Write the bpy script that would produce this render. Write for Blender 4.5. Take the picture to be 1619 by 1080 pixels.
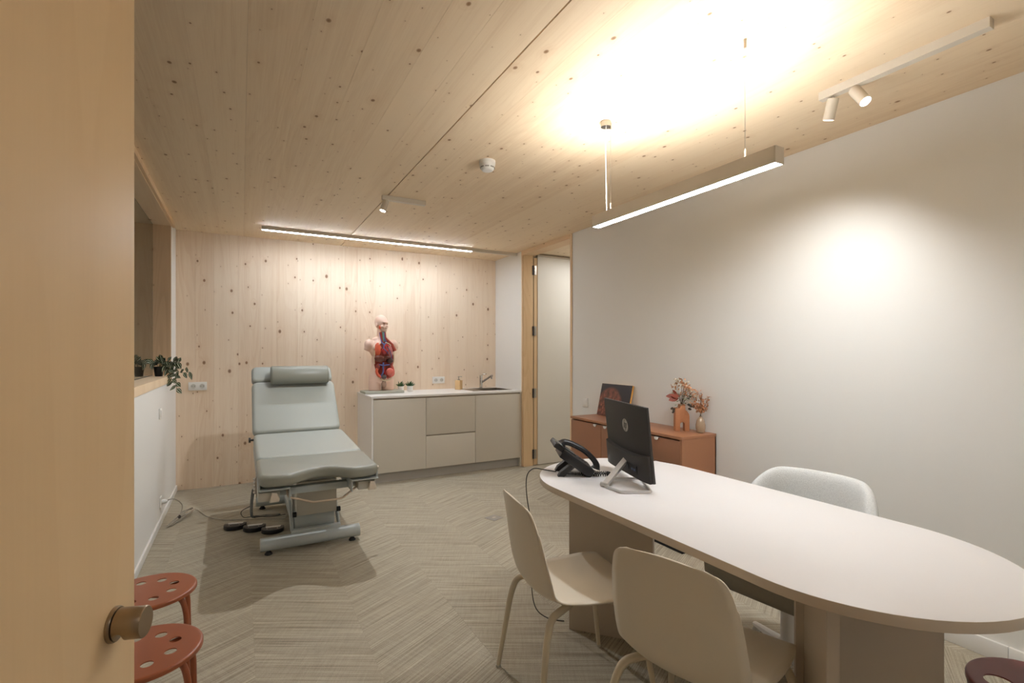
import bpy, bmesh, math, random
from mathutils import Vector, Matrix
random.seed(7)
C = bpy.context.scene.collection
SC = bpy.context.scene
PI = math.pi
for o in list(bpy.data.objects): bpy.data.objects.remove(o)

# ------------------------------------------------------------------ camera
CAMH, YAW = 1.35, 0.497065
cam = bpy.data.cameras.new('camera'); cam_o = bpy.data.objects.new('camera', cam); C.objects.link(cam_o)
cam.sensor_fit = 'HORIZONTAL'; cam.sensor_width = 36; cam.lens = 36 * 789 / 1619
cam.shift_x = 0; cam.shift_y = (556.5 - 540) / 1619
cam.clip_start = 0.02
cam_o.location = (0, 0, CAMH); cam_o.rotation_euler = (PI / 2, 0, -YAW)
SC.camera = cam_o
# ------------------------------------------------------------------ world, exposure
w = bpy.data.worlds.new('night'); SC.world = w; w.use_nodes = True
w.node_tree.nodes['Background'].inputs[0].default_value = (0.05, 0.06, 0.08, 1)
w.node_tree.nodes['Background'].inputs[1].default_value = 0.25
SC.view_settings.view_transform = 'Standard'
SC.view_settings.look = 'None'
SC.view_settings.gamma = 1; SC.view_settings.use_curve_mapping = False
SC.view_settings.exposure = 0.5
SC.cycles.max_bounces = 9; SC.cycles.diffuse_bounces = 6; SC.cycles.glossy_bounces = 4
SC.cycles.sample_clamp_indirect = 6
LIGHT = dict(pendant_down=57, pendant_up=105, strip=80, corridor=9, hall=2.2)
SPOT = dict(bed=52, wall=24, floor=40)
WARM = (0.98, 0.94, 0.90); NEUT = (0.96, 0.98, 1.0); COOL = (0.93, 0.97, 1.0)

# ------------------------------------------------------------------ materials
def srgb(r, g, b):
    f = lambda c: (c / 255 / 12.92) if c / 255 <= 0.04045 else ((c / 255 + 0.055) / 1.055) ** 2.4
    return (f(r), f(g), f(b), 1)
def new_mat(name):
    m = bpy.data.materials.new(name); m.use_nodes = True
    nt = m.node_tree; b = nt.nodes['Principled BSDF']
    return m, nt, b
def plain(name, rgb, rough=0.5, metal=0, noise=0.0, bump=0.0, scale=200, coat=0, trans=0, ior=1.45, emis=None, estr=0):
    m, nt, b = new_mat(name)
    col = srgb(*rgb)
    b.inputs['Base Color'].default_value = col
    b.inputs['Roughness'].default_value = rough; b.inputs['Metallic'].default_value = metal
    b.inputs['Coat Weight'].default_value = coat; b.inputs['Transmission Weight'].default_value = trans
    b.inputs['IOR'].default_value = ior
    if emis:
        b.inputs['Emission Color'].default_value = (*emis, 1); b.inputs['Emission Strength'].default_value = estr
    if noise or bump:
        tc = nt.nodes.new('ShaderNodeTexCoord')
        n = nt.nodes.new('ShaderNodeTexNoise'); n.inputs['Scale'].default_value = scale; n.inputs['Detail'].default_value = 3
        nt.links.new(tc.outputs['Object'], n.inputs['Vector'])
        if noise:
            mx = nt.nodes.new('ShaderNodeMix'); mx.data_type = 'RGBA'
            mx.inputs[6].default_value = tuple(c * (1 - noise) for c in col[:3]) + (1,)
            mx.inputs[7].default_value = tuple(min(1, c * (1 + noise)) for c in col[:3]) + (1,)
            nt.links.new(n.outputs['Fac'], mx.inputs[0]); nt.links.new(mx.outputs[2], b.inputs['Base Color'])
        if bump:
            bp = nt.nodes.new('ShaderNodeBump'); bp.inputs['Strength'].default_value = bump; bp.inputs['Distance'].default_value = 0.002
            nt.links.new(n.outputs['Fac'], bp.inputs['Height']); nt.links.new(bp.outputs[0], b.inputs['Normal'])
    return m
def emit(name, col, s):
    m = bpy.data.materials.new(name); m.use_nodes = True; nt = m.node_tree; nt.nodes.clear()
    e = nt.nodes.new('ShaderNodeEmission'); o = nt.nodes.new('ShaderNodeOutputMaterial')
    e.inputs[0].default_value = (*col, 1); e.inputs[1].default_value = s; nt.links.new(e.outputs[0], o.inputs[0])
    return m
class G:   # tiny node graph helper
    def __init__(s, nt): s.nt = nt
    def _in(s, node, i, v):
        if v is None: return
        if isinstance(v, bpy.types.NodeSocket): s.nt.links.new(v, node.inputs[i])
        else: node.inputs[i].default_value = v
    def math(s, op, a, b=None, c=None, clamp=False):
        n = s.nt.nodes.new('ShaderNodeMath'); n.operation = op; n.use_clamp = clamp
        s._in(n, 0, a); s._in(n, 1, b); s._in(n, 2, c); return n.outputs[0]
    def comb(s, x, y, z):
        n = s.nt.nodes.new('ShaderNodeCombineXYZ'); s._in(n, 0, x); s._in(n, 1, y); s._in(n, 2, z); return n.outputs[0]
    def noise(s, vec, scale=1, detail=2, rough=0.5):
        n = s.nt.nodes.new('ShaderNodeTexNoise'); s._in(n, 'Vector', vec); n.inputs['Scale'].default_value = scale
        n.inputs['Detail'].default_value = detail; n.inputs['Roughness'].default_value = rough; return n.outputs['Fac']
    def mix(s, f, a, b):
        n = s.nt.nodes.new('ShaderNodeMix'); n.data_type = 'RGBA'; s._in(n, 0, f); s._in(n, 6, a); s._in(n, 7, b); return n.outputs[2]
    def step(s, v, lo, hi, a=0.0, b=1.0):
        n = s.nt.nodes.new('ShaderNodeMapRange'); n.interpolation_type = 'SMOOTHSTEP'
        s._in(n, 0, v); s._in(n, 1, lo); s._in(n, 2, hi); s._in(n, 3, a); s._in(n, 4, b); return n.outputs[0]

def pine(name, along, across, light, dark, knot=(112, 74, 42), knots=1.0, cell=0.17, rings=9.0, contrast=1.0, board_var=0.5, rough=0.6, ringamp=1.0, krad=1.0):
    m, nt, b = new_mat(name); g = G(nt)
    tc = nt.nodes.new('ShaderNodeTexCoord'); sp = nt.nodes.new('ShaderNodeSeparateXYZ'); nt.links.new(tc.outputs['Object'], sp.inputs[0])
    ax = {'X': 0, 'Y': 1, 'Z': 2}
    oi = nt.nodes.new('ShaderNodeObjectInfo'); rnd = oi.outputs['Random']
    u0 = sp.outputs[ax[along]]; v0 = sp.outputs[ax[across]]
    third = [a for a in 'XYZ' if a not in (along, across)][0]
    w0 = sp.outputs[ax[third]]
    u = g.math('ADD', u0, g.math('MULTIPLY', rnd, 37.0)); v = v0
    # knots: Voronoi cells, one possible knot in each
    vo = nt.nodes.new('ShaderNodeTexVoronoi'); vo.voronoi_dimensions = '2D'; vo.feature = 'F1'
    vo.inputs['Scale'].default_value = 1 / cell; vo.inputs['Randomness'].default_value = 1
    nt.links.new(g.comb(g.math('MULTIPLY', u, 0.72), v, 0.0), vo.inputs['Vector'])
    dist = g.math('MULTIPLY', vo.outputs['Distance'], cell)
    cs = nt.nodes.new('ShaderNodeSeparateColor'); nt.links.new(vo.outputs['Color'], cs.inputs[0])
    rad = g.math('ADD', g.math('MULTIPLY', g.math('POWER', cs.outputs[0], 3.0), 0.0115 * krad), 0.0026 * krad)
    has = g.math('GREATER_THAN', cs.outputs[1], 1 - 0.62 * knots)
    kn = g.math('MULTIPLY', g.math('SUBTRACT', 1.0, g.step(dist, g.math('MULTIPLY', rad, 0.55), rad)), has)
    kcore = g.math('MULTIPLY', g.math('SUBTRACT', 1.0, g.step(dist, 0.0, g.math('MULTIPLY', rad, 0.7))), has)
    halo = g.math('MULTIPLY', g.math('SUBTRACT', 1.0, g.step(dist, 0.0, g.math('MULTIPLY', rad, 4.5))), has)
    # growth-ring contours: cathedral grain
    f = g.noise(g.comb(g.math('MULTIPLY', u, 0.42), g.math('MULTIPLY', v, 4.2), g.math('MULTIPLY', rnd, 19.0)), 1, 1.5, 0.4)
    f = g.math('ADD', f, g.math('MULTIPLY', halo, 0.07))
    fr = g.math('FRACT', g.math('MULTIPLY', f, rings * 2.4))
    ring = g.step(fr, 0.25, 0.92)
    ring = g.math('MULTIPLY', ring, g.math('SUBTRACT', 1.0, g.step(fr, 0.93, 1.0)))
    amp = g.step(g.noise(g.comb(g.math('MULTIPLY', u, 0.5), g.math('MULTIPLY', v, 3.0), 5.0), 1, 1), 0.36, 0.66, 0.18, 1.0)
    fib = g.noise(g.comb(g.math('MULTIPLY', u, 5.0), g.math('MULTIPLY', v, 190.0), w0), 1, 2)
    band = g.noise(g.comb(g.math('MULTIPLY', u, 0.5), g.math('MULTIPLY', v, 22.0), rnd), 1, 2)
    t = g.math('ADD', g.math('MULTIPLY', g.math('MULTIPLY', ring, amp), 0.42 * contrast * ringamp), g.math('MULTIPLY', g.math('SUBTRACT', fib, 0.5), 0.55 * contrast))
    t = g.math('ADD', t, g.math('MULTIPLY', g.math('SUBTRACT', band, 0.42), 0.7 * contrast))
    t = g.math('ADD', t, g.math('MULTIPLY', g.math('SUBTRACT', rnd, 0.35), board_var))
    t = g.math('ADD', t, g.math('MULTIPLY', halo, 0.22))
    t = g.math('MAXIMUM', g.math('MINIMUM', t, 1.0), 0.0)
    col = g.mix(t, srgb(*light), srgb(*dark))
    col = g.mix(g.math('MULTIPLY', kn, 0.8), col, srgb(*knot))
    col = g.mix(g.math('MULTIPLY', kcore, 0.42), col, srgb(84, 54, 32))
    nt.links.new(col, b.inputs['Base Color']); b.inputs['Roughness'].default_value = rough
    b.inputs['Specular IOR Level'].default_value = 0.25
    return m
PINE_C = pine('pine_ceiling', 'Y', 'X', (238, 217, 186), (206, 173, 134), knot=(150, 108, 70), contrast=0.85, knots=1.3, board_var=0.24, cell=0.115, ringamp=0.32, krad=0.85)
PINE_W = pine('pine_wall', 'Z', 'X', (243, 224, 200), (216, 184, 150), knot=(150, 108, 76), krad=1.35, contrast=0.9, board_var=0.3, cell=0.15, knots=1.3, ringamp=0.55)
PINE_J = pine('pine_jamb', 'Z', 'X', (220, 190, 150), (196, 158, 114), contrast=0.6, board_var=0.1, knots=0.6)
PINE_T = pine('pine_trim', 'Z', 'Y', (232, 204, 168), (205, 168, 126), contrast=0.5, board_var=0.1, knots=0.4)
PINE_H = pine('pine_trim_long', 'Y', 'Z', (232, 204, 168), (205, 168, 126), contrast=0.5, board_var=0.1, knots=0.3)
PINE_S = pine('pine_sill', 'Y', 'X', (232, 208, 176), (205, 168, 126), contrast=0.5, board_var=0.1, knots=0.3)
PINE_R = pine('pine_reveal', 'Z', 'X', (226, 196, 160), (190, 152, 112), contrast=0.6, board_var=0.1, knots=1.0, cell=0.16)
DOORW = pine('maple_door', 'Z', 'X', (232, 203, 160), (216, 181, 134), contrast=0.38, board_var=0.0, knots=0.0, rings=5.0, rough=0.45)
WHITE = plain('white_paint', (232, 230, 224), 0.55, noise=0.012, bump=0.12, scale=260)
TRIMW = plain('white_trim', (235, 232, 226), 0.4)
GAP = plain('joint_backing_wood', (128, 98, 70), 0.9)  # wood backing behind the board joints, darker than the boards
LEAFW = plain('door_white', (226, 220, 208), 0.4)
def carpet(name, ang):
    m, nt, b = new_mat(name); g = G(nt)
    tc = nt.nodes.new('ShaderNodeTexCoord'); sp = nt.nodes.new('ShaderNodeSeparateXYZ'); nt.links.new(tc.outputs['Object'], sp.inputs[0])
    oi = nt.nodes.new('ShaderNodeObjectInfo')
    c, s = math.cos(ang), math.sin(ang); x, y = sp.outputs[0], sp.outputs[1]
    a = g.math('ADD', g.math('MULTIPLY', x, c), g.math('MULTIPLY', y, s))
    v = g.math('SUBTRACT', g.math('MULTIPLY', y, c), g.math('MULTIPLY', x, s))
    off = g.math('MULTIPLY', oi.outputs['Random'], 9.0)
    l1 = g.noise(g.comb(g.math('MULTIPLY', a, 3.0), g.math('MULTIPLY', v, 165.0), off), 1, 1.5)
    l2 = g.noise(g.comb(g.math('MULTIPLY', a, 1.2), g.math('MULTIPLY', v, 45.0), off), 1, 1)
    we = g.noise(g.comb(g.math('MULTIPLY', a, 380.0), g.math('MULTIPLY', v, 260.0), 0.0), 1, 1)
    l3 = g.noise(g.comb(g.math('MULTIPLY', a, 130.0), g.math('MULTIPLY', v, 9.0), off), 1, 1)
    t = g.math('ADD', g.math('MULTIPLY', g.math('SUBTRACT', l1, 0.5), 1.45), 0.5)
    t = g.math('ADD', t, g.math('MULTIPLY', g.math('SUBTRACT', l2, 0.5), 0.35))
    t = g.math('ADD', t, g.math('MULTIPLY', g.math('SUBTRACT', we, 0.5), 0.9))
    t = g.math('ADD', t, g.math('MULTIPLY', g.math('SUBTRACT', l3, 0.5), 0.35))
    t = g.math('ADD', t, g.math('MULTIPLY', g.math('SUBTRACT', oi.outputs['Random'], 0.5), 0.06))
    t = g.math('MAXIMUM', g.math('MINIMUM', t, 1.0), 0.0)
    col = g.mix(t, srgb(128, 119, 102), srgb(192, 183, 163))
    nt.links.new(col, b.inputs['Base Color']); b.inputs['Roughness'].default_value = 0.75
    b.inputs['Specular IOR Level'].default_value = 0.3
    bp = nt.nodes.new('ShaderNodeBump'); bp.inputs['Strength'].default_value = 0.35; bp.inputs['Distance'].default_value = 0.0012
    nt.links.new(t, bp.inputs['Height']); nt.links.new(bp.outputs[0], b.inputs['Normal'])
    return m
CA = math.radians(29)
CARP = [carpet('woven_carpet_right', CA), carpet('woven_carpet_left', -CA)]
CARPB = plain('carpet_backing', (150, 140, 122), 0.9)

ALU = plain('brushed_aluminium', (190, 182, 170), 0.38, 0.85)
ALUP = plain('champagne_paint', (218, 209, 194), 0.5, 0.05)
CHROME = plain('chrome', (205, 203, 200), 0.14, 1)
STEEL = plain('brushed_steel', (176, 168, 158), 0.3, 1)
NICKEL = plain('satin_nickel', (160, 143, 122), 0.34, 0.95)
BLACK = plain('black_plastic', (26, 26, 28), 0.4)
BLACKM = plain('black_satin', (46, 43, 41), 0.5)
RUBBER = plain('black_rubber', (22, 22, 23), 0.7)
DARK = plain('dark_gasket', (52, 56, 56), 0.5)
PLAST = plain('white_plastic', (232, 230, 224), 0.35)
PLASTG = plain('socket_recess', (205, 202, 192), 0.5)
CAB = plain('greige_laminate', (208, 201, 187), 0.45, noise=0.01, scale=90)
CABG = plain('grey_plinth', (176, 172, 164), 0.45)
TOPW = plain('white_solid_top', (238, 236, 232), 0.3)
DESK = plain('desk_laminate', (222, 217, 213), 0.38, noise=0.01, scale=150)
DESKE = plain('desk_edge', (192, 176, 156), 0.45)
DESKP = plain('desk_pedestal', (188, 174, 156), 0.5)
TERRA = plain('terracotta_lacquer', (162, 113, 82), 0.38, noise=0.03, scale=60)
TERRAD = plain('terracotta_lacquer_front', (150, 106, 80), 0.35, noise=0.03, scale=60)
STOOLM = plain('rust_painted_steel', (150, 84, 54), 0.33, bump=0.15, scale=400)
REDST = plain('oxblood_plastic', (112, 48, 42), 0.35)
SHELL = plain('beige_polypropylene', (217, 206, 186), 0.42, bump=0.06, scale=600)
SHELLT = plain('beige_tube', (206, 194, 170), 0.38)
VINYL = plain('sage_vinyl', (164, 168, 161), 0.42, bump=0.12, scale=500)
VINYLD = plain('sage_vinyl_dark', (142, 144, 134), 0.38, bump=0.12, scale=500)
BEDM = plain('pale_grey_steel', (176, 182, 180), 0.4)
BEDG = plain('grey_beige_steel', (186, 182, 170), 0.42)
BEDP = plain('cream_plastic', (214, 202, 184), 0.4)
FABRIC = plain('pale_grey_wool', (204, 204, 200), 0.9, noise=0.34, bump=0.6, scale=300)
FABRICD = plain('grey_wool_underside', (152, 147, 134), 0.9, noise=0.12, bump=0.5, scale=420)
WSTEEL = plain('white_steel', (226, 224, 220), 0.35)
CORD = plain('grey_cable', (168, 160, 146), 0.5)
CORDD = plain('dark_cable', (60, 56, 52), 0.5)
COILG = plain('coiled_cable_grey', (96, 98, 96), 0.45)
def glass_mat():
    m, nt, b = new_mat('window_glass')
    b.inputs['Base Color'].default_value = (0.80, 0.86, 0.84, 1); b.inputs['Roughness'].default_value = 0.0
    b.inputs['Transmission Weight'].default_value = 1; b.inputs['IOR'].default_value = 1.52
    return m
GLASS = glass_mat()

# ------------------------------------------------------------------ geometry helpers
def bmn(): return bmesh.new()
def box(bm, x0, x1, y0, y1, z0, z1, bev=0, seg=2, M=None):
    r = bmesh.ops.create_cube(bm, size=1)
    vs = r['verts']
    bmesh.ops.scale(bm, vec=(abs(x1 - x0), abs(y1 - y0), abs(z1 - z0)), verts=vs)
    bmesh.ops.translate(bm, vec=((x0 + x1) / 2, (y0 + y1) / 2, (z0 + z1) / 2), verts=vs)
    if M is not None: bmesh.ops.transform(bm, matrix=M, verts=vs)
    if bev > 0:
        es = list({e for v in vs for e in v.link_edges})
        bmesh.ops.bevel(bm, geom=es, offset=bev, segments=seg, profile=0.5, affect='EDGES')
def prism(bm, poly, z0, z1, M=None, bev=0, seg=2):
    n = len(poly)
    a = [bm.verts.new((p[0], p[1], z0)) for p in poly]; b = [bm.verts.new((p[0], p[1], z1)) for p in poly]
    fs = [bm.faces.new(list(reversed(a))), bm.faces.new(b)]
    for i in range(n): fs.append(bm.faces.new((a[i], a[(i + 1) % n], b[(i + 1) % n], b[i])))
    vs = a + b
    if M is not None: bmesh.ops.transform(bm, matrix=M, verts=vs)
    bmesh.ops.recalc_face_normals(bm, faces=fs)
    if bev > 0:
        es = [e for e in fs[0].edges] + [e for e in fs[1].edges]
        bmesh.ops.bevel(bm, geom=es, offset=bev, segments=seg, profile=0.5, affect='EDGES')
def tube(bm, pts, r, n=10, closed=False, radii=None, caps=True):
    pts = [Vector(p) for p in pts]; m = len(pts); rings = []
    t0 = (pts[1] - pts[0]).normalized()
    nrm = t0.orthogonal().normalized()
    for i, p in enumerate(pts):
        if closed: t = (pts[(i + 1) % m] - pts[i - 1]).normalized()
        elif i == 0: t = t0
        elif i == m - 1: t = (pts[-1] - pts[-2]).normalized()
        else: t = ((pts[i + 1] - p).normalized() + (p - pts[i - 1]).normalized()).normalized()
        nrm = (nrm - t * nrm.dot(t)).normalized(); bi = t.cross(nrm)
        rr = radii[i] if radii else r
        rings.append([bm.verts.new(p + (nrm * math.cos(2 * PI * k / n) + bi * math.sin(2 * PI * k / n)) * rr) for k in range(n)])
    for i in range(m if closed else m - 1):
        A, B = rings[i], rings[(i + 1) % m]
        for k in range(n): bm.faces.new((A[k], A[(k + 1) % n], B[(k + 1) % n], B[k]))
    if caps and not closed:
        bm.faces.new(list(reversed(rings[0]))); bm.faces.new(rings[-1])
def smooth_path(pts, rad=0.04, seg=5):
    pts = [Vector(p) for p in pts]; out = [pts[0]]
    for i in range(1, len(pts) - 1):
        a, b, c = pts[i - 1], pts[i], pts[i + 1]
        d1 = min(rad, (a - b).length * 0.49); d2 = min(rad, (c - b).length * 0.49)
        p, q = b + (a - b).normalized() * d1, b + (c - b).normalized() * d2
        for k in range(seg + 1):
            t = k / seg; out.append(p * (1 - t) ** 2 + b * 2 * t * (1 - t) + q * t * t)
    out.append(pts[-1]); return out
def catmull(pts, seg=8, closed=False):
    P = [Vector(p) for p in pts]; n = len(P); out = []
    rng = range(n if closed else n - 1)
    for i in rng:
        if closed: p0, p1, p2, p3 = P[i - 1], P[i], P[(i + 1) % n], P[(i + 2) % n]
        else: p0, p1, p2, p3 = P[max(i - 1, 0)], P[i], P[i + 1], P[min(i + 2, n - 1)]
        for k in range(seg):
            t = k / seg
            out.append(0.5 * ((2 * p1) + (p2 - p0) * t + (2 * p0 - 5 * p1 + 4 * p2 - p3) * t * t + (3 * p1 - p0 - 3 * p2 + p3) * t ** 3))
    if not closed: out.append(P[-1])
    return out
def lathe(bm, prof, n=24, M=None, caps=True):
    rings = []
    for r, z in prof:
        rings.append([bm.verts.new((r * math.cos(2 * PI * k / n), r * math.sin(2 * PI * k / n), z)) for k in range(n)])
    fs = []
    for A, B in zip(rings, rings[1:]):
        for k in range(n): fs.append(bm.faces.new((A[k], A[(k + 1) % n], B[(k + 1) % n], B[k])))
    if caps:
        fs.append(bm.faces.new(list(reversed(rings[0])))); fs.append(bm.faces.new(rings[-1]))
    vs = [v for r in rings for v in r]
    if M is not None: bmesh.ops.transform(bm, matrix=M, verts=vs)
    bmesh.ops.recalc_face_normals(bm, faces=fs)
def cyl(bm, p, q, r, n=20):
    tube(bm, [p, q], r, n)
def ell(bm, c, r, M=None, u=20, v=14):
    res = bmesh.ops.create_uvsphere(bm, u_segments=u, v_segments=v, radius=1)
    bmesh.ops.scale(bm, vec=r if hasattr(r, '__len__') else (r, r, r), verts=res['verts'])
    if M is not None: bmesh.ops.transform(bm, matrix=M, verts=res['verts'])
    bmesh.ops.translate(bm, vec=c, verts=res['verts'])
def grid(bm, rows, closed=False):
    V = [[bm.verts.new(p) for p in r] for r in rows]
    for A, B in zip(V, V[1:]):
        n = len(A)
        for k in range(n if closed else n - 1): bm.faces.new((A[k], A[(k + 1) % n], B[(k + 1) % n], B[k]))
    return V
def leafshape(bm, base, direction, up, L, W, fold=0.15, droop=0.0):
    d = Vector(direction).normalized(); s = d.cross(Vector(up)).normalized(); nn = s.cross(d).normalized(); b = Vector(base)
    rows = []
    for i, (t, ww) in enumerate(((0, 0.06), (0.18, 0.62), (0.42, 1.0), (0.7, 0.78), (0.9, 0.36), (1.0, 0.03))):
        c = b + d * (L * t) - Vector((0, 0, 1)) * droop * L * t * t
        h = ww * W / 2
        rows.append([c - s * h + nn * fold * h, c, c + s * h + nn * fold * h])
    grid(bm, rows)

def link(o, parent=None):
    C.objects.link(o)
    if parent is not None: o.parent = parent
    return o
def tag(o, label=None, cat=None, group=None, kind=None):
    if label: o['label'] = label
    if cat: o['category'] = cat
    if group: o['group'] = group
    if kind: o['kind'] = kind
    return o
def obj(name, bm, mat, parent=None, world=False, flat=False, label=None, ang=40):
    me = bpy.data.meshes.new(name); 
    if world and parent is not None:
        M = Matrix.LocRotScale(parent.location, parent.rotation_euler, None).inverted()
        bmesh.ops.transform(bm, matrix=M, verts=bm.verts)
    bm.normal_update(); bm.to_mesh(me); bm.free()
    for m in (mat if isinstance(mat, (list, tuple)) else [mat]): me.materials.append(m)
    if not flat and len(me.polygons):
        me.polygons.foreach_set('use_smooth', [True] * len(me.polygons)); me.set_sharp_from_angle(angle=math.radians(ang))
    o = bpy.data.objects.new(name, me); link(o, parent)
    if label: o['label'] = label
    return o
def thing(name, label, cat, loc=(0, 0, 0), rz=0, group=None):
    o = bpy.data.objects.new(name, None); o.empty_display_size = 0.05; C.objects.link(o)
    o.location = loc; o.rotation_euler = (0, 0, rz); tag(o, label, cat, group); return o
def copy_tree(o, parent=None):
    c = o.copy(); C.objects.link(c); c.parent = parent
    for ch in list(o.children): copy_tree(ch, c)
    return c
def loose(name, bm, mat, parent=None, world=False, label=None, ang=40):
    bm.verts.ensure_lookup_table(); seen = set(); out = []
    for v in bm.verts:
        if v in seen: continue
        comp = []; st = [v]; seen.add(v)
        while st:
            q = st.pop(); comp.append(q)
            for e in q.link_edges:
                o = e.other_vert(q)
                if o not in seen: seen.add(o); st.append(o)
        idx = {q: None for q in comp}; nb_ = bmesh.new()
        for q in comp: idx[q] = nb_.verts.new(q.co)
        for f in {f for q in comp for f in q.link_faces}: nb_.faces.new([idx[q] for q in f.verts])
        out.append(obj(name, nb_, mat, parent, world, label=label, ang=ang))
    bm.free(); return out
def bx(name, mat, x0, x1, y0, y1, z0, z1, parent=None, bev=0, world=False, label=None):
    bm = bmn(); box(bm, x0, x1, y0, y1, z0, z1, bev); return obj(name, bm, mat, parent, world, label=label)
def struct(name, mat, *boxes, bev=0):
    bm = bmn()
    for b in boxes: box(bm, *b, bev=bev)
    o = obj(name, bm, mat); o['kind'] = 'structure'; return o

# ------------------------------------------------------------------ the room
XL, XR, YB, H = -0.559, 2.912, 5.817, 2.537
YF = 0.0
# floor: slab + chevron-laid woven tiles
floor = struct('floor', CARPB, (-0.75, 4.75, -1.7, 6.0, -0.12, -0.004))
def clip(poly, x0, x1, y0, y1):
    def cut(P, f, inter):
        out = []
        for i in range(len(P)):
            a, b = P[i - 1], P[i]
            if f(b):
                if not f(a): out.append(inter(a, b))
                out.append(b)
            elif f(a): out.append(inter(a, b))
        return out
    def ix(v): return lambda a, b: (v, a[1] + (b[1] - a[1]) * (v - a[0]) / (b[0] - a[0]))
    def iy(v): return lambda a, b: (a[0] + (b[0] - a[0]) * (v - a[1]) / (b[1] - a[1]), v)
    for f, i in ((lambda p: p[0] >= x0 - 1e-9, ix(x0)), (lambda p: p[0] <= x1 + 1e-9, ix(x1)), (lambda p: p[1] >= y0 - 1e-9, iy(y0)), (lambda p: p[1] <= y1 + 1e-9, iy(y1))):
        if poly: poly = cut(poly, f, i)
    return poly
CW, C0 = 0.465, 0.052
pitch = 0.25 / math.cos(CA); rise = CW * math.tan(CA)
FX0, FX1, FY0, FY1 = XL + 0.001, XR - 0.001, YF, YB - 0.001
for ci in range(-2, 7):
    xa = C0 + CW * ci; sgn = 1 if ci % 2 else -1
    # column between .517 and .982 (ci=1) rises to the right
    for k in range(-3, 26):
        y = k * pitch + (0 if sgn > 0 else rise)
        g_ = 0.0004
        g_ = 0.0002; P = [(xa + g_, y + g_), (xa + CW - g_, y + g_ + sgn * rise), (xa + CW - g_, y + pitch - g_ + sgn * rise), (xa + g_, y + pitch - g_)]
        P = clip(P, FX0, FX1, FY0, FY1)
        Q = []
        for p in P:
            if not Q or (abs(p[0] - Q[-1][0]) + abs(p[1] - Q[-1][1])) > 1e-5: Q.append(p)
        if len(Q) < 3: continue
        if abs(Q[0][0] - Q[-1][0]) + abs(Q[0][1] - Q[-1][1]) < 1e-5: Q.pop()
        area = sum(Q[i - 1][0] * Q[i][1] - Q[i][0] * Q[i - 1][1] for i in range(len(Q))) / 2
        if len(Q) < 3 or abs(area) < 1e-3: continue
        bm = bmn(); prism(bm, Q, -0.0039, 0.0)
        obj('carpet_tile', bm, CARP[0 if sgn > 0 else 1], floor, flat=True)
bmh = bmn(); box(bmh, XL, 1.2, -1.6, -0.001, -0.0039, 0); box(bmh, 2.914, 4.6, 3.4, 5.75, -0.0039, 0)
obj('passage_carpet', bmh, CARP[0], floor)

# ceiling boards
ceiling = struct('ceiling', GAP, (-0.75, 4.75, -1.7, 6.0, H + 0.016, H + 0.13))
edges = [XL]
JX = 0.978
rr = random.Random(5)
def splits(a, b, lo, hi):
    e = [a]
    while b - e[-1] > hi * 1.25: e.append(e[-1] + rr.uniform(lo, hi))
    e.append(b); return e
def boards(parent, axis_edges, fn, gap):
    for a, b in zip(axis_edges, axis_edges[1:]): fn(a + gap / 2, b - gap / 2)
eL = splits(XL, JX, 0.15, 0.21); eR = splits(JX, XR + 0.0, 0.15, 0.21)
def ceil_board(a, b):
    bm = bmn(); box(bm, a, b, YF, YB, H, H + 0.014); obj('ceiling_board', bm, PINE_C, ceiling, flat=True)
for E_, side in ((eL, 0), (eR, 1)):
    for i, (a, b) in enumerate(zip(E_, E_[1:])):
        a2 = a + (0.0035 if (side == 1 and i == 0) else 0.0003); b2 = b - (0.0035 if (side == 0 and i == len(E_) - 2) else 0.0003)
        ceil_board(a2, b2)
bm = bmn(); box(bm, XR + 0.15, 4.6, 3.4, 5.75, H - 0.012, H + 0.014); box(bm, XL, 1.2, -1.6, -0.16, H - 0.0, H + 0.014); obj('passage_ceiling', bm, PINE_C, ceiling)
# joint filler strips behind boards so that joints read as wood
bm = bmn(); box(bm, XL, XR, YF, YB, H + 0.0012, H + 0.0155)
for v in bm.verts: pass
bm.free()

# back wall of vertical boards
wall_back = struct('wall_back', GAP, (-0.80, 3.1, YB + 0.015, YB + 0.13, -0.1, H + 0.1))
eB = [-0.70] + splits(XL, XR, 0.14, 0.22)
for a, b in zip(eB, eB[1:]):
    bm = bmn(); box(bm, a + 0.0003, b - 0.0003, YB, YB + 0.014, 0.0, H); obj('wall_board', bm, PINE_W, wall_back, flat=True)

SILL = 1.14
wall_left = struct('wall_left', WHITE, (-0.85, XL, -0.15, YB, 0, SILL - 0.06), (-0.85, XL, 5.47, YB, SILL - 0.06, H), (-0.85, XL, -0.15, 1.0, SILL - 0.06, H))
# window with deep timber reveal
window_1 = struct('window_1', PINE_S, (-0.85, XL + 0.006, 1.0, 5.45, SILL - 0.06, SILL))
bx('window_head', PINE_S, -0.85, XL + 0.0, 1.0, 5.47, H - 0.045, H, window_1)
bx('head_trim', PINE_H, XL, XL + 0.02, 0.9, 5.55, H - 0.04, H, window_1)
bx('side_reveal', PINE_R, -0.85, XL - 0.002, 5.45, 5.47, SILL - 0.06, H - 0.045, window_1)
bx('side_reveal', PINE_R, -0.85, XL - 0.002, 1.0, 1.02, SILL, H - 0.045, window_1)
bx('gasket', DARK, -0.703, -0.695, 5.444, 5.45, SILL, H - 0.045, window_1)
bx('gasket', DARK, -0.703, -0.695, 1.02, 5.444, SILL, SILL + 0.006, window_1)
bx('gasket', DARK, -0.703, -0.695, 1.02, 5.444, H - 0.051, H - 0.045, window_1)
bx('pane', GLASS, -0.704, -0.694, 1.02, 5.4435, SILL + 0.006, H - 0.051, window_1)

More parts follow.
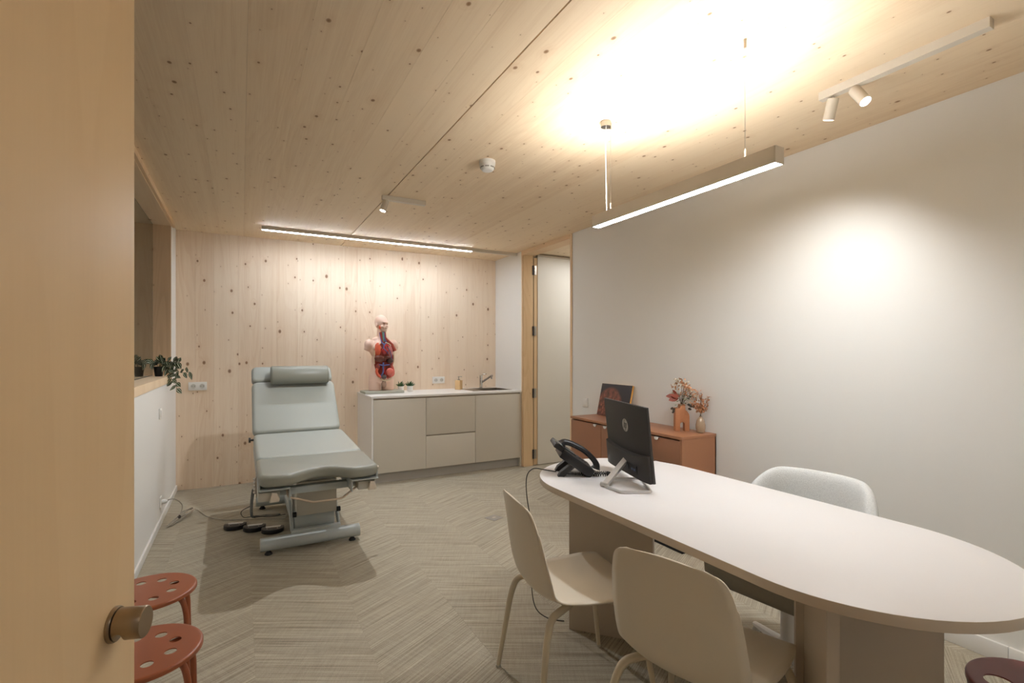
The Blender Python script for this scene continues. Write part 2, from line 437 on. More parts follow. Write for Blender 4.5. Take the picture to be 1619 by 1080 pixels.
DY0, DY1, DH = 4.10, 5.125, 2.49
wall_right = struct('wall_right', WHITE, (XR, XR + 0.15, -0.15, DY0, 0, H), (XR, XR + 0.15, DY1, YB, 0, H))
wall_front = struct('wall_front', WHITE, (XL, -0.46, -0.15, YF, 0, H), (0.60, XR, -0.15, YF, 0, H), (-0.46, 0.60, -0.15, YF, 2.46, H))
wall_hall = struct('wall_hall', WHITE, (-0.75, 1.3, -1.75, -1.6, 0, H), (1.2, 1.3, -1.6, -0.15, 0, H), (-0.75, XL, -1.6, -0.15, 0, H))
wall_passage = struct('wall_passage', WHITE, (4.6, 4.7, 3.3, 5.85, 0, H), (XR + 0.15, 4.6, 3.3, 3.4, 0, H), (XR + 0.15, 4.6, 5.75, 5.85, 0, H))
baseboard_left = struct('baseboard_left', TRIMW, (XL, XL + 0.012, 0.9, YB, 0, 0.055), bev=0.002)
baseboard_right = struct('baseboard_right', TRIMW, (XR - 0.014, XR, 0.0, 0.868, 0, 0.08), (XR - 0.014, XR, 0.8695, 2.37, 0, 0.08), (XR - 0.014, XR, 3.66, DY0, 0, 0.08), bev=0.002)

# door in the right wall, opened outwards
door_1 = struct('door_1', PINE_T, (XR - 0.006, XR + 0.15, DY1 - 0.022, DY1, 0, DH + 0.047))
bx('casing', PINE_T, XR - 0.008, XR + 0.15, DY0, DY0 + 0.03, 0, H - 0.0, door_1)
bx('casing_head', PINE_H, XR - 0.008, XR + 0.15, DY0 + 0.03, DY1 - 0.022, DH, H, door_1)
bx('jamb', PINE_J, XR + 0.002, XR + 0.135, DY1 - 0.034, DY1 - 0.022, 0, DH, door_1)
bx('gasket', DARK, XR + 0.135, XR + 0.139, DY1 - 0.034, DY1 - 0.022, 0, DH, door_1)
bx('hinge_stile', PINE_J, XR + 0.150, XR + 0.197, DY1 - 0.030, DY1 + 0.015, 0.006, DH - 0.02, door_1)
bx('leaf', LEAFW, XR + 0.198, XR + 1.06, DY1 - 0.036, DY1 + 0.010, 0.006, DH - 0.005, door_1)
bx('leaf_head_rail', ALU, XR + 0.198, XR + 1.06, DY1 - 0.038, DY1 + 0.012, DH - 0.005, DH + 0.025, door_1)
for z in (2.32, 1.60, 0.86, 0.136):
    bm = bmn(); box(bm, XR + 0.125, XR + 0.146, DY1 - 0.042, DY1 - 0.034, z - 0.055, z + 0.055)
    h = obj('hinge', bm, BLACKM, door_1)
    bm = bmn(); box(bm, XR + 0.158, XR + 0.18, DY1 - 0.040, DY1 - 0.032, z - 0.055, z + 0.055)
    for dz in (-.038, 0, .038): cyl(bm, (XR + 0.15, DY1 - 0.04, z + dz - 0.016), (XR + 0.15, DY1 - 0.04, z + dz + 0.016), 0.008, 10)
    obj('knuckle', bm, STEEL, h)

# entrance door, open into the room close to the camera
nd = Vector((0.957, -0.29, 0)).normalized(); dd = Vector((0.29, 0.957, 0)).normalized()
edge = Vector((-0.133, 0.88, 0)); hinge = edge - dd * 0.90
door_2 = thing('door_2', None, None, tuple(hinge), math.atan2(dd.y, dd.x)); door_2['kind'] = 'structure'
bm = bmn(); box(bm, 0, 0.90, 0, 0.042, 0.008, 2.44, bev=0.002); obj('door_leaf', bm, DOORW, door_2)
# local: +x along the leaf to its free edge, -y is the side facing the camera
kz = 0.99; kx = 0.90 - 0.052
def door_lathe(prof): 
    b = bmn(); lathe(b, prof, 40, Matrix.Translation((kx, 0, kz)) @ Matrix.Rotation(PI / 2, 4, 'X')); return b
kn = obj('door_knob', door_lathe([(0.0225, 0.0), (0.0225, 0.003), (0.0215, 0.005)]), NICKEL, door_2)
bm = bmn(); lathe(bm, [(0.0200, 0.0062), (0.0200, 0.010), (0.0200, 0.0125), (0.0200, 0.0155), (0.0200, 0.018), (0.0200, 0.0365), (0.0190, 0.0378)], 48, Matrix.Translation((kx, 0, kz)) @ Matrix.Rotation(PI / 2, 4, 'X'))
for v in bm.verts:   # finger scoop at the back of the grip
    d = -v.co.y; a = kz - v.co.z
    if a > 0.004 and 0.009 < d < 0.017: v.co.z += (a - 0.004) * 0.62
obj('grip', bm, NICKEL, kn)
bm = bmn(); lathe(bm, [(0.018, 0.0045), (0.018, 0.0065)], 32, Matrix.Translation((kx, 0, kz)) @ Matrix.Rotation(PI / 2, 4, 'X')); obj('shadow_ring', bm, BLACK, kn)
bm = bmn(); cyl(bm, (0.0, -0.008, 0.3), (0.0, -0.008, 0.4), 0.008); cyl(bm, (0, -0.008, 2.0), (0, -0.008, 2.1), 0.008); obj('hinge', bm, STEEL, door_2)

# wall sockets and switches
def socket(name, label, loc, rz, n=2, hz=0.082, cat='socket', group=None, rocker=False):
    t = thing(name, label, cat, loc, rz, group)   # local: wall plane y=0, facing -y
    w_ = 0.078 * n
    bm = bmn(); box(bm, -w_ / 2, w_ / 2, -0.011, 0, -hz / 2, hz / 2, bev=0.003); obj('plate', bm, PLAST, t)
    for i in range(n):
        cx = (i - (n - 1) / 2) * 0.074
        if rocker:
            bm = bmn(); box(bm, cx - 0.028, cx + 0.028, -0.015, -0.008, -0.028, 0.028, bev=0.002); obj('rocker', bm, PLAST, t)
        else:
            bm = bmn(); lathe(bm, [(0.0225, 0.0105), (0.0225, 0.0125), (0.0195, 0.0125), (0.018, 0.0112)], 24, Matrix.Translation((cx, 0, 0)) @ Matrix.Rotation(PI / 2, 4, 'X')); ins = obj('socket_insert', bm, PLASTG, t)
            bm = bmn()
            for s in (-1, 1): cyl(bm, (cx + s * 0.0095, -0.0128, 0), (cx + s * 0.0095, -0.0112, 0), 0.0032, 8)
            loose('pin_hole', bm, BLACK, ins)
    return t
socket('wall_socket', 'white double wall socket on the timber wall left of the examination table', (-0.378, YB, 1.012), 0)
socket('wall_socket', 'white double wall socket above the white worktop between succulents and soap dispenser', (2.128, YB, 1.005), 0)
socket('wall_socket', 'small white socket low on the left white wall with a plug in it', (XL, 4.75, 0.175), PI / 2, n=1)
socket('wall_switch', 'small white control plate on left white wall below the timber sill', (XL, 4.72, 0.87), PI / 2, n=1, cat='switch', rocker=True)
socket('light_switch', 'square white light switch on white wall beside the door, above the credenza', (XR, 3.88, 0.865), -PI / 2, n=1, cat='switch', rocker=True)

# ------------------------------------------------------------------ lights
# suspended linear lamp over the desk
PX = 1.68
lamp = thing('pendant_lamp', 'long slim linear pendant lamp hanging above the oval desk, glowing underneath', 'lamp', (PX, 1.6275, 2.02))
bm = bmn(); 
for s in (-1, 1): box(bm, s * 0.0235 - 0.0015, s * 0.0235 + 0.0015, -0.522, 0.522, 0.0, 0.060)
for s in (-1, 1): box(bm, -0.025, 0.025, s * 0.522 - 0.0015, s * 0.522 + 0.0015, 0.0, 0.060)
box(bm, -0.022, 0.022, -0.5205, 0.5205, 0.020, 0.045)
obj('housing', bm, ALUP, lamp)
bx('diffuser', emit('lamp_diffuser', (0.85, 0.94, 1.04), LIGHT['pendant_down']), -0.0218, 0.0218, -0.5203, 0.5203, 0.0015, 0.004, lamp)
bx('uplight_diffuser', emit('lamp_uplight', WARM, LIGHT['pendant_up']), -0.0218, 0.0218, -0.5203, 0.5203, 0.050, 0.053, lamp)
CZ = H - 2.02
for y, x in ((0.40, 0.0), (-0.385, -0.0)):
    bm = bmn(); cyl(bm, (x, y, 0.055), (x, y, CZ - 0.03), 0.0009, 6); s_ = obj('suspension_wire', bm, STEEL, lamp)
    bm = bmn(); cyl(bm, (x, y, CZ - 0.035), (x, y, CZ), 0.006, 12); obj('ceiling_anchor', bm, ALU, s_)
    bm = bmn(); cyl(bm, (x, y, 0.055), (x, y, 0.10), 0.0028, 8); obj('wire_gripper', bm, ALU, s_)
bm = bmn(); tube(bm, catmull([(-0.03, 0.40, CZ - 0.02), (-0.031, 0.402, 0.35), (-0.026, 0.404, 0.20), (-0.018, 0.41, 0.055)]), 0.0025, 8); obj('feed_cable', bm, PLAST, lamp)
bm = bmn(); lathe(bm, [(0.026, 0), (0.026, 0.028), (0.024, 0.03)], 28, Matrix.Translation((-0.03, 0.40, CZ - 0.03))); obj('ceiling_rose', bm, CHROME, lamp)

# ceiling strip light near the back wall
strip = thing('strip_light', 'long glowing linear strip light on the ceiling along the back timber wall', 'lamp', (0.17, 5.255, H))
bx('profile', ALUP, 0.0, XR - 0.17 - 0.002, -0.016, 0.016, -0.034, 0.0, strip)
bx('diffuser', emit('strip_diffuser', (0.86, 0.94, 1.05), LIGHT['strip']), 0.004, 2.15, -0.0135, 0.0135, -0.0375, -0.0342, strip)

spot_face = emit('spot_face', (1, 0.97, 0.92), 12)
def spot_head(t, loc, direction, energy, angle, blend=0.6, on=True, L=0.085, r=0.0235, col=NEUT, size=0.02):
    loc = Vector(loc); d = Vector(direction).normalized()
    R = (Vector((0, 0, 1)).rotation_difference(d)).to_matrix().to_4x4()
    bm = bmn(); cyl(bm, (loc.x, loc.y, 0), tuple(loc), 0.005, 10); 
    stem = obj('spot_stem', bm, ALU, t)
    bm = bmn(); lathe(bm, [(r * 0.97, -0.005), (r, 0.0), (r, L), (r - 0.002, L), (r - 0.002, L - 0.006), (0.001, L - 0.006)], 36, Matrix.Translation(loc) @ R)
    head = obj('spot_head', bm, ALUP, t)
    bm = bmn(); lathe(bm, [(r - 0.0025, L - 0.0055), (r - 0.0025, L - 0.0035)], 30, Matrix.Translation(loc) @ R)
    obj('spot_lens', bm, spot_face if on else PLAST, head)
    if on:
        ld = bpy.data.lights.new('spot_beam', 'SPOT'); ld.energy = energy; ld.spot_size = math.radians(angle); ld.spot_blend = blend
        ld.shadow_soft_size = size; ld.color = col
        lo = bpy.data.objects.new('spot_beam', ld); C.objects.link(lo); lo.parent = t
        p = loc + d * (L + 0.012)
        lo.location = p; lo.rotation_euler = d.to_track_quat('-Z', 'Y').to_euler()
trk = thing('track_spotlight', 'short ceiling track with one spotlight above the foot of the examination table', 'lamp', (0.95, 3.79, H))
bx('track', ALUP, -0.012, 0.325, -0.018, 0.018, -0.034, 0, trk)
spot_head(trk, (0.015, 0, -0.045), (-0.33, -0.08, -1), SPOT['bed'], 138, 0.8, L=0.08)
trk2 = thing('track_spotlight', 'long ceiling track with two cylinder spotlights near the right wall', 'lamp', (2.342, 1.04, H))
bx('track', ALUP, -0.018, 0.018, -0.295, 0.30, -0.036, 0, trk2)
spot_head(trk2, (-0.002, 0.245, -0.052), (0.15, 0.33, -1), SPOT['floor'], 124, 1.0, L=0.085, size=0.05)
spot_head(trk2, (0.0, 0.155, -0.052), (-0.2, -0.68, -1.0), SPOT['wall'], 90, 1.0, L=0.09)

def area(name, loc, size, power, rot, col):
    ld = bpy.data.lights.new(name, 'AREA'); ld.energy = power; ld.size = size[0]; ld.size_y = size[1]; ld.shape = 'RECTANGLE'; ld.color = col
    lo = bpy.data.objects.new(name, ld); C.objects.link(lo); lo.location = loc; lo.rotation_euler = rot; return lo
area('passage_lamp', (3.85, 4.5, H - 0.03), (0.9, 0.3), LIGHT['corridor'], (0, 0, 0), NEUT)
area('hall_fill', (0.3, -0.9, H - 0.03), (0.8, 0.5), LIGHT['hall'], (0, 0, 0), WARM)  # unseen fill light added behind the camera, not a known fixture

sd = thing('smoke_detector', 'round white smoke detector on the timber ceiling', 'smoke detector', (1.345, 2.80, H))
bm = bmn(); lathe(bm, [(0.050, 0.0), (0.051, -0.012), (0.050, -0.020)][::-1], 32); obj('base', bm, PLAST, sd)
bm = bmn(); lathe(bm, [(0.030, -0.062), (0.034, -0.060), (0.040, -0.052), (0.049, -0.026), (0.048, -0.020)], 32); obj('cover', bm, PLAST, sd)
bm = bmn()
for k in range(8):
    a = k * PI / 4 + 0.3; M = Matrix.Rotation(a, 4, 'Z'); box(bm, 0.0385, 0.0455, -0.012, 0.012, -0.047, -0.041, M=M)
loose('vent_slot', bm, plain('detector_vent', (150, 146, 136), 0.6), sd)

# ------------------------------------------------------------------ sink cabinet, worktop and what stands on it
CX0, CX1, CYF, CZT = 1.161, XR - 0.004, 5.125, 0.875
cab = thing('base_cabinet', 'long greige handleless base cabinet under white worktop at timber wall', 'cabinet', ((CX0 + CX1) / 2, 5.45, 0))
def wbx(name, mat, p, *a, bev=0.0, label=None): return bx(name, mat, *a, parent=p, bev=bev, world=True, label=label)
wbx('side_panel', TOPW, cab, CX0, CX0 + 0.018, CYF, YB - 0.002, 0, CZT)
wbx('side_panel', CAB, cab, CX1 - 0.02, CX1, CYF + 0.002, YB - 0.002, 0, CZT)
wbx('bottom_panel', CABG, cab, CX0 + 0.018, CX1 - 0.02, CYF + 0.03, YB - 0.002, 0.10, 0.118)
wbx('plinth', CABG, cab, CX0 + 0.018, CX1 - 0.02, CYF + 0.055, CYF + 0.07, 0, 0.10)
wbx('grip_channel', DESKE, cab, CX0 + 0.018, CX1 - 0.02, CYF + 0.022, CYF + 0.04, 0.10, CZT)
fx = [CX0 + 0.020, 1.737, 2.313, CX1 - 0.022]
wbx('door', CAB, cab, fx[0], fx[1] - 0.0018, CYF, CYF + 0.019, 0.106, 0.858, bev=0.001)
wbx('door', CAB, cab, fx[2] + 0.0018, fx[3], CYF, CYF + 0.019, 0.106, 0.858, bev=0.001)
wbx('drawer', CAB, cab, fx[1] + 0.0018, fx[2] - 0.0018, CYF, CYF + 0.019, 0.460, 0.858, bev=0.001)
wbx('drawer', CAB, cab, fx[1] + 0.0018, fx[2] - 0.0018, CYF, CYF + 0.019, 0.106, 0.448, bev=0.001)
SX0, SX1, SY0, SY1 = 2.50, 2.84, 5.31, 5.64
T0, T1 = CZT + 0.0005, CZT + 0.02
top = bmn()
for a in ((CX0 - 0.004, SX0, CYF - 0.006, YB - 0.001), (SX1, CX1, CYF - 0.006, YB - 0.001), (SX0, SX1, CYF - 0.006, SY0), (SX0, SX1, SY1, YB - 0.001)): box(top, *a, T0, T1)
o = obj('worktop', top, TOPW); tag(o, 'thin white worktop lying over the greige base cabinets', 'worktop')
sink = thing('sink', 'shallow stainless steel sink with drainer set into the white worktop', 'sink', (2.61, 5.49, T1))
bm = bmn()
for a in ((2.36, SX0 + 0.002, 5.27, 5.72), (SX1 - 0.002, 2.862, 5.27, 5.72), (SX0, SX1, 5.27, SY0 + 0.002), (SX0, SX1, SY1 - 0.002, 5.72)): box(bm, *a, T1 + 0.0003, T1 + 0.003)
obj('rim', bm, STEEL, sink, world=True)
bm = bmn(); a_ = 0.002
box(bm, SX0 + a_, SX1 - a_, SY0 + a_, SY1 - a_, T1 - 0.135, T1 - 0.133)
box(bm, SX0 + a_, SX0 + 2 * a_, SY0 + a_, SY1 - a_, T1 - 0.135, T1 + 0.001); box(bm, SX1 - 2 * a_, SX1 - a_, SY0 + a_, SY1 - a_, T1 - 0.135, T1 + 0.001)
box(bm, SX0 + a_, SX1 - a_, SY0 + a_, SY0 + 2 * a_, T1 - 0.135, T1 + 0.001); box(bm, SX0 + a_, SX1 - a_, SY1 - 2 * a_, SY1 - a_, T1 - 0.135, T1 + 0.001)
obj('basin', bm, STEEL, sink, world=True)
bm = bmn(); lathe(bm, [(0.022, 0), (0.022, 0.004), (0.012, 0.004)], 20, Matrix.Translation(((SX0 + SX1) / 2, 5.47, T1 - 0.1328))); obj('drain', bm, CHROME, sink, world=True)
bm = bmn()
for k in range(5): box(bm, 2.385, 2.475, 5.36 + k * 0.055, 5.366 + k * 0.055, T1 + 0.003, T1 + 0.005)
loose('drainer_rib', bm, STEEL, sink, world=True)
fa = thing('faucet', 'chrome single-lever faucet with angled spout standing at the sink', 'faucet', (2.640, 5.682, T1 + 0.0032))
bm = bmn(); lathe(bm, [(0.026, 0), (0.026, 0.004), (0.0185, 0.008), (0.0185, 0.155), (0.016, 0.160)], 28); obj('body', bm, CHROME, fa)
sp_d = Vector((0.10, -0.09, 0.075))
bm = bmn(); tube(bm, [(0.008, -0.008, 0.072), tuple(Vector((0.0, 0, 0.08)) + sp_d)], 0.0125, 18); spout = obj('spout', bm, CHROME, fa)
bm = bmn(); p = Vector((0, 0, 0.08)) + sp_d; ell(bm, tuple(p + Vector((0.004, -0.003, 0.0))), 0.0165); cyl(bm, tuple(p + Vector((0.002, -0.002, -0.012))), tuple(p + Vector((0.002, -0.002, -0.04))), 0.0105, 16); obj('aerator', bm, STEEL, spout)
bm = bmn(); tube(bm, [(0, 0, 0.158), (0.02, -0.01, 0.166), (0.065, -0.03, 0.178)], 0.004, 10); obj('lever', bm, CHROME, fa)

sb = thing('soap_dispenser', 'square bamboo soap dispenser with metal pump on the white worktop', 'soap dispenser', (2.315, 5.62, T1), math.radians(38))
bm = bmn(); box(bm, -0.034, 0.034, -0.034, 0.034, 0, 0.112, bev=0.003); obj('bottle', bm, pine('bamboo', 'Z', 'X', (224, 190, 142), (204, 164, 114), contrast=0.6, knots=0, board_var=0), sb)
bm = bmn(); lathe(bm, [(0.014, 0.112), (0.014, 0.124), (0.005, 0.126), (0.005, 0.150), (0.009, 0.151), (0.009, 0.158)], 18); tube(bm, [(0, 0, 0.155), (0.03, -0.02, 0.156), (0.036, -0.024, 0.149)], 0.0035, 8); obj('pump', bm, STEEL, sb)

# succulents
def succulent(label, loc, seed, leaf_rgb):
    t = thing('succulent', label, 'plant', loc, 0, 'small potted succulents on the worktop'); r = random.Random(seed)
    bm = bmn(); lathe(bm, [(0.026, 0), (0.032, 0.002), (0.034, 0.062), (0.031, 0.062), (0.030, 0.054), (0.001, 0.054)], 24); obj('pot', bm, TOPW, t)
    bm = bmn()
    for k in range(22):
        a = k * 2.4; e = 0.25 + 1.15 * (k / 22)
        d = Vector((math.cos(a) * math.cos(e), math.sin(a) * math.cos(e), math.sin(e))); L = r.uniform(0.042, 0.062)
        b0 = Vector((0, 0, 0.058)) + Vector((d.x, d.y, 0)) * 0.006
        tube(bm, [b0, b0 + d * L * 0.35, b0 + d * L * 0.75 + Vector((0, 0, 0.004)), b0 + d * L + Vector((0, 0, 0.010))], 0.004, 6, radii=[0.0045, 0.0058, 0.0038, 0.0006])
    obj('leaves', bm, plain('succulent_green', leaf_rgb, 0.5, noise=0.25, scale=60), t)
succulent('small green succulent in white pot, the one nearer the torso model', (1.607, 5.64, T1), 1, (74, 108, 68))
succulent('small green succulent in white pot, the one farther from the torso model', (1.716, 5.64, T1), 2, (62, 98, 62))

# anatomical torso model
to = thing('torso_model', 'anatomical human torso model with exposed organs on a grey base', 'anatomical model', (1.372, 5.575, T1), math.radians(4))
bm = bmn(); box(bm, -0.21, 0.215, -0.135, 0.135, 0, 0.028, bev=0.003); 
bb = obj('base_board', bm, plain('base_board_grey', (172, 172, 158), 0.5), to); bb.rotation_euler = (0, 0, -math.radians(4)); bb.location = (0.0, -0.015, 0)
SKIN = plain('model_skin', (234, 200, 180), 0.38, noise=0.02, scale=30)
bm = bmn()
E_ = lambda c, r, rx=0, ry=0: ell(bm, c, r, Matrix.Rotation(rx, 4, 'X') @ Matrix.Rotation(ry, 4, 'Y'), 24, 16)
HEADV0 = len(bm.verts)
E_((0, 0.008, 0.772), (0.063, 0.080, 0.082))            # skull
E_((0, -0.022, 0.715), (0.045, 0.052, 0.062))           # face
E_((0, -0.050, 0.678), (0.026, 0.024, 0.018))           # chin
E_((0, -0.079, 0.728), (0.0085, 0.015, 0.022), 0.3)      # nose
E_((0, -0.062, 0.700), (0.019, 0.014, 0.007))           # lips
E_((0, -0.066, 0.770), (0.040, 0.016, 0.012))           # brow
for s in (-1, 1):
    E_((s * 0.064, 0.012, 0.735), (0.008, 0.017, 0.026)); E_((s * 0.034, -0.050, 0.722), (0.017, 0.018, 0.014))
HR = Matrix.Rotation(math.radians(24), 4, 'Z'); bm.verts.ensure_lookup_table(); bmesh.ops.transform(bm, matrix=HR, verts=bm.verts[HEADV0:])
tube(bm, [(0, 0.012, 0.56), (0, 0.008, 0.62), (0, 0.0, 0.70)], 0.05, 20, radii=[0.062, 0.047, 0.045])
E_((0, 0.01, 0.475), (0.135, 0.086, 0.125))             # chest
E_((0, 0.02, 0.575), (0.105, 0.050, 0.045))             # trapezius
for s in (-1, 1):
    E_((s * 0.135, 0.012, 0.520), (0.052, 0.055, 0.062)); tube(bm, [(s * 0.13, 0.012, 0.52), (s * 0.158, 0.012, 0.455)], 0.045, 18, radii=[0.05, 0.036])
    E_((s * 0.058, -0.055, 0.485), (0.055, 0.035, 0.04))
    tube(bm, [(s * 0.062, 0.01, 0.17), (s * 0.072, 0.01, 0.12), (s * 0.073, 0.008, 0.015)], 0.08, 22, radii=[0.05, 0.068, 0.067])
E_((0, 0.01, 0.36), (0.108, 0.078, 0.15))
lathe(bm, [(0.06, 0.44), (0.103, 0.40), (0.106, 0.34), (0.108, 0.29), (0.122, 0.22), (0.136, 0.15), (0.140, 0.11), (0.10, 0.09)], 32, Matrix.Translation((0, 0.012, 0)) @ Matrix.Scale(0.64, 4, (0, 1, 0)))
body = obj('torso_body', bm, SKIN, to)
rm = body.modifiers.new('remesh', 'REMESH'); rm.mode = 'VOXEL'; rm.voxel_size = 0.0055; rm.use_smooth_shade = True
sm = body.modifiers.new('smooth', 'SMOOTH'); sm.factor = 0.6; sm.iterations = 8
body.location = (0, 0, 0.028 - 0.015)
R1 = plain('muscle_red', (150, 58, 42), 0.35, noise=0.25, scale=50); R2 = plain('lung_salmon', (222, 104, 76), 0.35, noise=0.15, scale=60)
R3 = plain('liver_brown', (112, 62, 50), 0.3); R4 = plain('intestine_pink', (216, 110, 96), 0.35, noise=0.12, scale=70); BLUE = plain('vein_blue', (92, 100, 150), 0.35)
ART = plain('artery_red', (190, 48, 52), 0.3); CREAM = plain('rib_cream', (226, 208, 176), 0.45); DKR = plain('spleen_dark', (72, 50, 48), 0.3)
zo = 0.013
def org(name, mat, fn, label=None):
    bm = bmn(); fn(bm); 
    for v in bm.verts:
        if name in ('eyes', 'mouth_line', 'cheek_muscle'): v.co = HR @ v.co
        elif v.co.z < 0.56 and name != 'groin_section': v.co.x *= 1.27; v.co.z = 0.56 + (v.co.z - 0.56) * 1.14; v.co.y -= 0.002
    bmesh.ops.translate(bm, vec=(0, 0, zo), verts=bm.verts); return loose(name, bm, mat, to, label=label)
def lens(bm, pts, y, th):
    P = [(x, z) for x, z in pts]; cx = sum(p[0] for p in P) / len(P); cz = sum(p[1] for p in P) / len(P)
    rows = []
    for f, dy in ((1.0, 0.02), (1.0, 0.0), (0.86, -th * 0.6), (0.5, -th), (0.02, -th * 1.1)):
        rows.append([(cx + (x - cx) * f, y(z) + dy + 0.35 * (abs(cx + (x - cx) * f) ** 2) / 0.1, cz + (z - cz) * f) for x, z in P])
    grid(bm, rows, closed=True)
def yf(z):   # front surface of the body
    return -0.070 - 0.012 * math.exp(-((z - 0.47) / 0.08) ** 2) + 0.012 * math.exp(-((z - 0.3) / 0.07) ** 2)
cav = [(0.012 + 0.086 * math.cos(a) * (1.0 if math.sin(a) < 0.3 else 0.92), 0.375 + 0.185 * math.sin(a)) for a in [k * PI / 14 for k in range(28)]]
org('body_cavity', R1, lambda b: lens(b, cav, yf, 0.008))
org('neck_muscles', R1, lambda b: (tube(b, [(-0.022, -0.040, 0.66), (-0.018, -0.05, 0.60), (-0.008, -0.072, 0.545)], 0.013, 10), tube(b, [(0.022, -0.040, 0.66), (0.026, -0.046, 0.60), (0.05, -0.064, 0.545)], 0.014, 10), tube(b, [(0.03, -0.045, 0.585), (0.07, -0.075, 0.525), (0.096, -0.078, 0.465)], 0.018, 10)))
org('neck_veins', BLUE, lambda b: (tube(b, [(-0.034, -0.036, 0.655), (-0.027, -0.052, 0.60), (-0.02, -0.078, 0.55), (0.0, -0.093, 0.525)], 0.0055, 8), tube(b, [(0.010, -0.054, 0.66), (0.013, -0.060, 0.60), (0.02, -0.083, 0.55), (0.0, -0.093, 0.525), (-0.01, -0.098, 0.47)], 0.006, 8)))
org('windpipe', plain('windpipe_teal', (96, 128, 118), 0.4), lambda b: tube(b, [(0, -0.052 - 0.02 * (k / 24), 0.66 - k * 0.0045) for k in range(24)], 0.01, 14, radii=[0.0105 if k % 2 else 0.0088 for k in range(24)]))
org('right_lung', R2, lambda b: ell(b, (-0.050, -0.066, 0.478), (0.030, 0.030, 0.068)))
org('left_lung', plain('lung_pink', (206, 132, 128), 0.35, noise=0.25, scale=80), lambda b: ell(b, (0.056, -0.066, 0.470), (0.028, 0.030, 0.070)))
org('rib_edge', CREAM, lambda b: (tube(b, catmull([(0.010, -0.088, 0.548), (0.050, -0.088, 0.530), (0.084, -0.078, 0.48), (0.096, -0.066, 0.41), (0.094, -0.06, 0.35)]), 0.0042, 8), tube(b, catmull([(-0.026, -0.085, 0.545), (-0.068, -0.078, 0.50), (-0.080, -0.068, 0.42), (-0.078, -0.062, 0.34)]), 0.004, 8)))
org('heart', plain('heart_red', (168, 52, 50), 0.3, noise=0.2, scale=70), lambda b: ell(b, (0.008, -0.092, 0.468), (0.030, 0.022, 0.036), Matrix.Rotation(0.5, 4, 'Y')))
org('coronary_vessel', BLUE, lambda b: (tube(b, catmull([(-0.012, -0.106, 0.50), (0.0, -0.118, 0.478), (0.02, -0.116, 0.455), (0.03, -0.108, 0.435)]), 0.0035, 7), tube(b, catmull([(0.03, -0.10, 0.50), (0.05, -0.10, 0.46), (0.062, -0.098, 0.42), (0.066, -0.094, 0.39)]), 0.0035, 7)))
org('aorta', ART, lambda b: (tube(b, catmull([(0.0, -0.105, 0.49), (0.006, -0.108, 0.515), (0.02, -0.106, 0.522), (0.032, -0.10, 0.505)]), 0.007, 10), tube(b, catmull([(0.004, -0.094, 0.33), (0.0, -0.098, 0.28), (0.012, -0.098, 0.24), (0.035, -0.088, 0.20)]), 0.0045, 8), tube(b, [(0.0, -0.098, 0.27), (-0.02, -0.094, 0.235), (-0.03, -0.085, 0.20)], 0.0045, 8)))
org('liver', R3, lambda b: (ell(b, (-0.034, -0.076, 0.392), (0.048, 0.030, 0.034), Matrix.Rotation(0.15, 4, 'Y')), ell(b, (0.022, -0.084, 0.402), (0.036, 0.022, 0.018))))
org('spleen', DKR, lambda b: ell(b, (0.052, -0.088, 0.372), (0.030, 0.020, 0.026)))
org('kidney', plain('kidney_maroon', (150, 70, 66), 0.3), lambda b: (ell(b, (-0.048, -0.078, 0.318), (0.018, 0.016, 0.028)), ell(b, (0.062, -0.082, 0.325), (0.016, 0.015, 0.024))))
org('vena_cava', BLUE, lambda b: (tube(b, catmull([(-0.008, -0.094, 0.355), (-0.012, -0.102, 0.31), (-0.012, -0.10, 0.26), (-0.034, -0.086, 0.21)]), 0.0065, 9), tube(b, [(-0.045, -0.094, 0.335), (-0.01, -0.104, 0.325), (0.05, -0.094, 0.335)], 0.005, 8)))
org('bowel', R4, lambda b: (ell(b, (0.050, -0.088, 0.262), (0.036, 0.030, 0.040)), tube(b, catmull([(0.070, -0.085, 0.32), (0.085, -0.075, 0.28), (0.082, -0.078, 0.235), (0.045, -0.095, 0.215)]), 0.011, 12)))
org('ascending_bowel', R2, lambda b: tube(b, catmull([(-0.055, -0.075, 0.30), (-0.062, -0.075, 0.27), (-0.05, -0.08, 0.235), (-0.028, -0.088, 0.215)]), 0.012, 12))
org('bladder', plain('bladder_dark', (104, 92, 88), 0.35), lambda b: ell(b, (0.0, -0.088, 0.218), (0.026, 0.020, 0.022)))
org('cavity_rim', CREAM, lambda b: tube(b, catmull([(-0.052, -0.070, 0.222), (-0.02, -0.088, 0.188), (0.02, -0.092, 0.180), (0.060, -0.084, 0.196), (0.088, -0.066, 0.24)]), 0.005, 8))
org('groin_section', plain('groin_grey', (170, 140, 124), 0.4, noise=0.3, scale=60), lambda b: lens(b, [(0.004 + 0.024 * math.cos(k * PI / 8), 0.095 + 0.045 * math.sin(k * PI / 8)) for k in range(16)], lambda z: -0.078, 0.006))
org('cheek_muscle', R2, lambda b: ell(b, (-0.048, -0.026, 0.712), (0.010, 0.014, 0.022)))
org('eyes', plain('eye_shadow_tan', (160, 112, 84), 0.4), lambda b: [ell(b, (s * 0.021, -0.066, 0.752), (0.0125, 0.008, 0.006)) for s in (-1, 1)])
org('mouth_line', plain('lip_brown', (150, 96, 78), 0.4), lambda b: tube(b, catmull([(-0.017, -0.070, 0.699), (0, -0.0775, 0.7005), (0.017, -0.070, 0.699)]), 0.0018, 6))

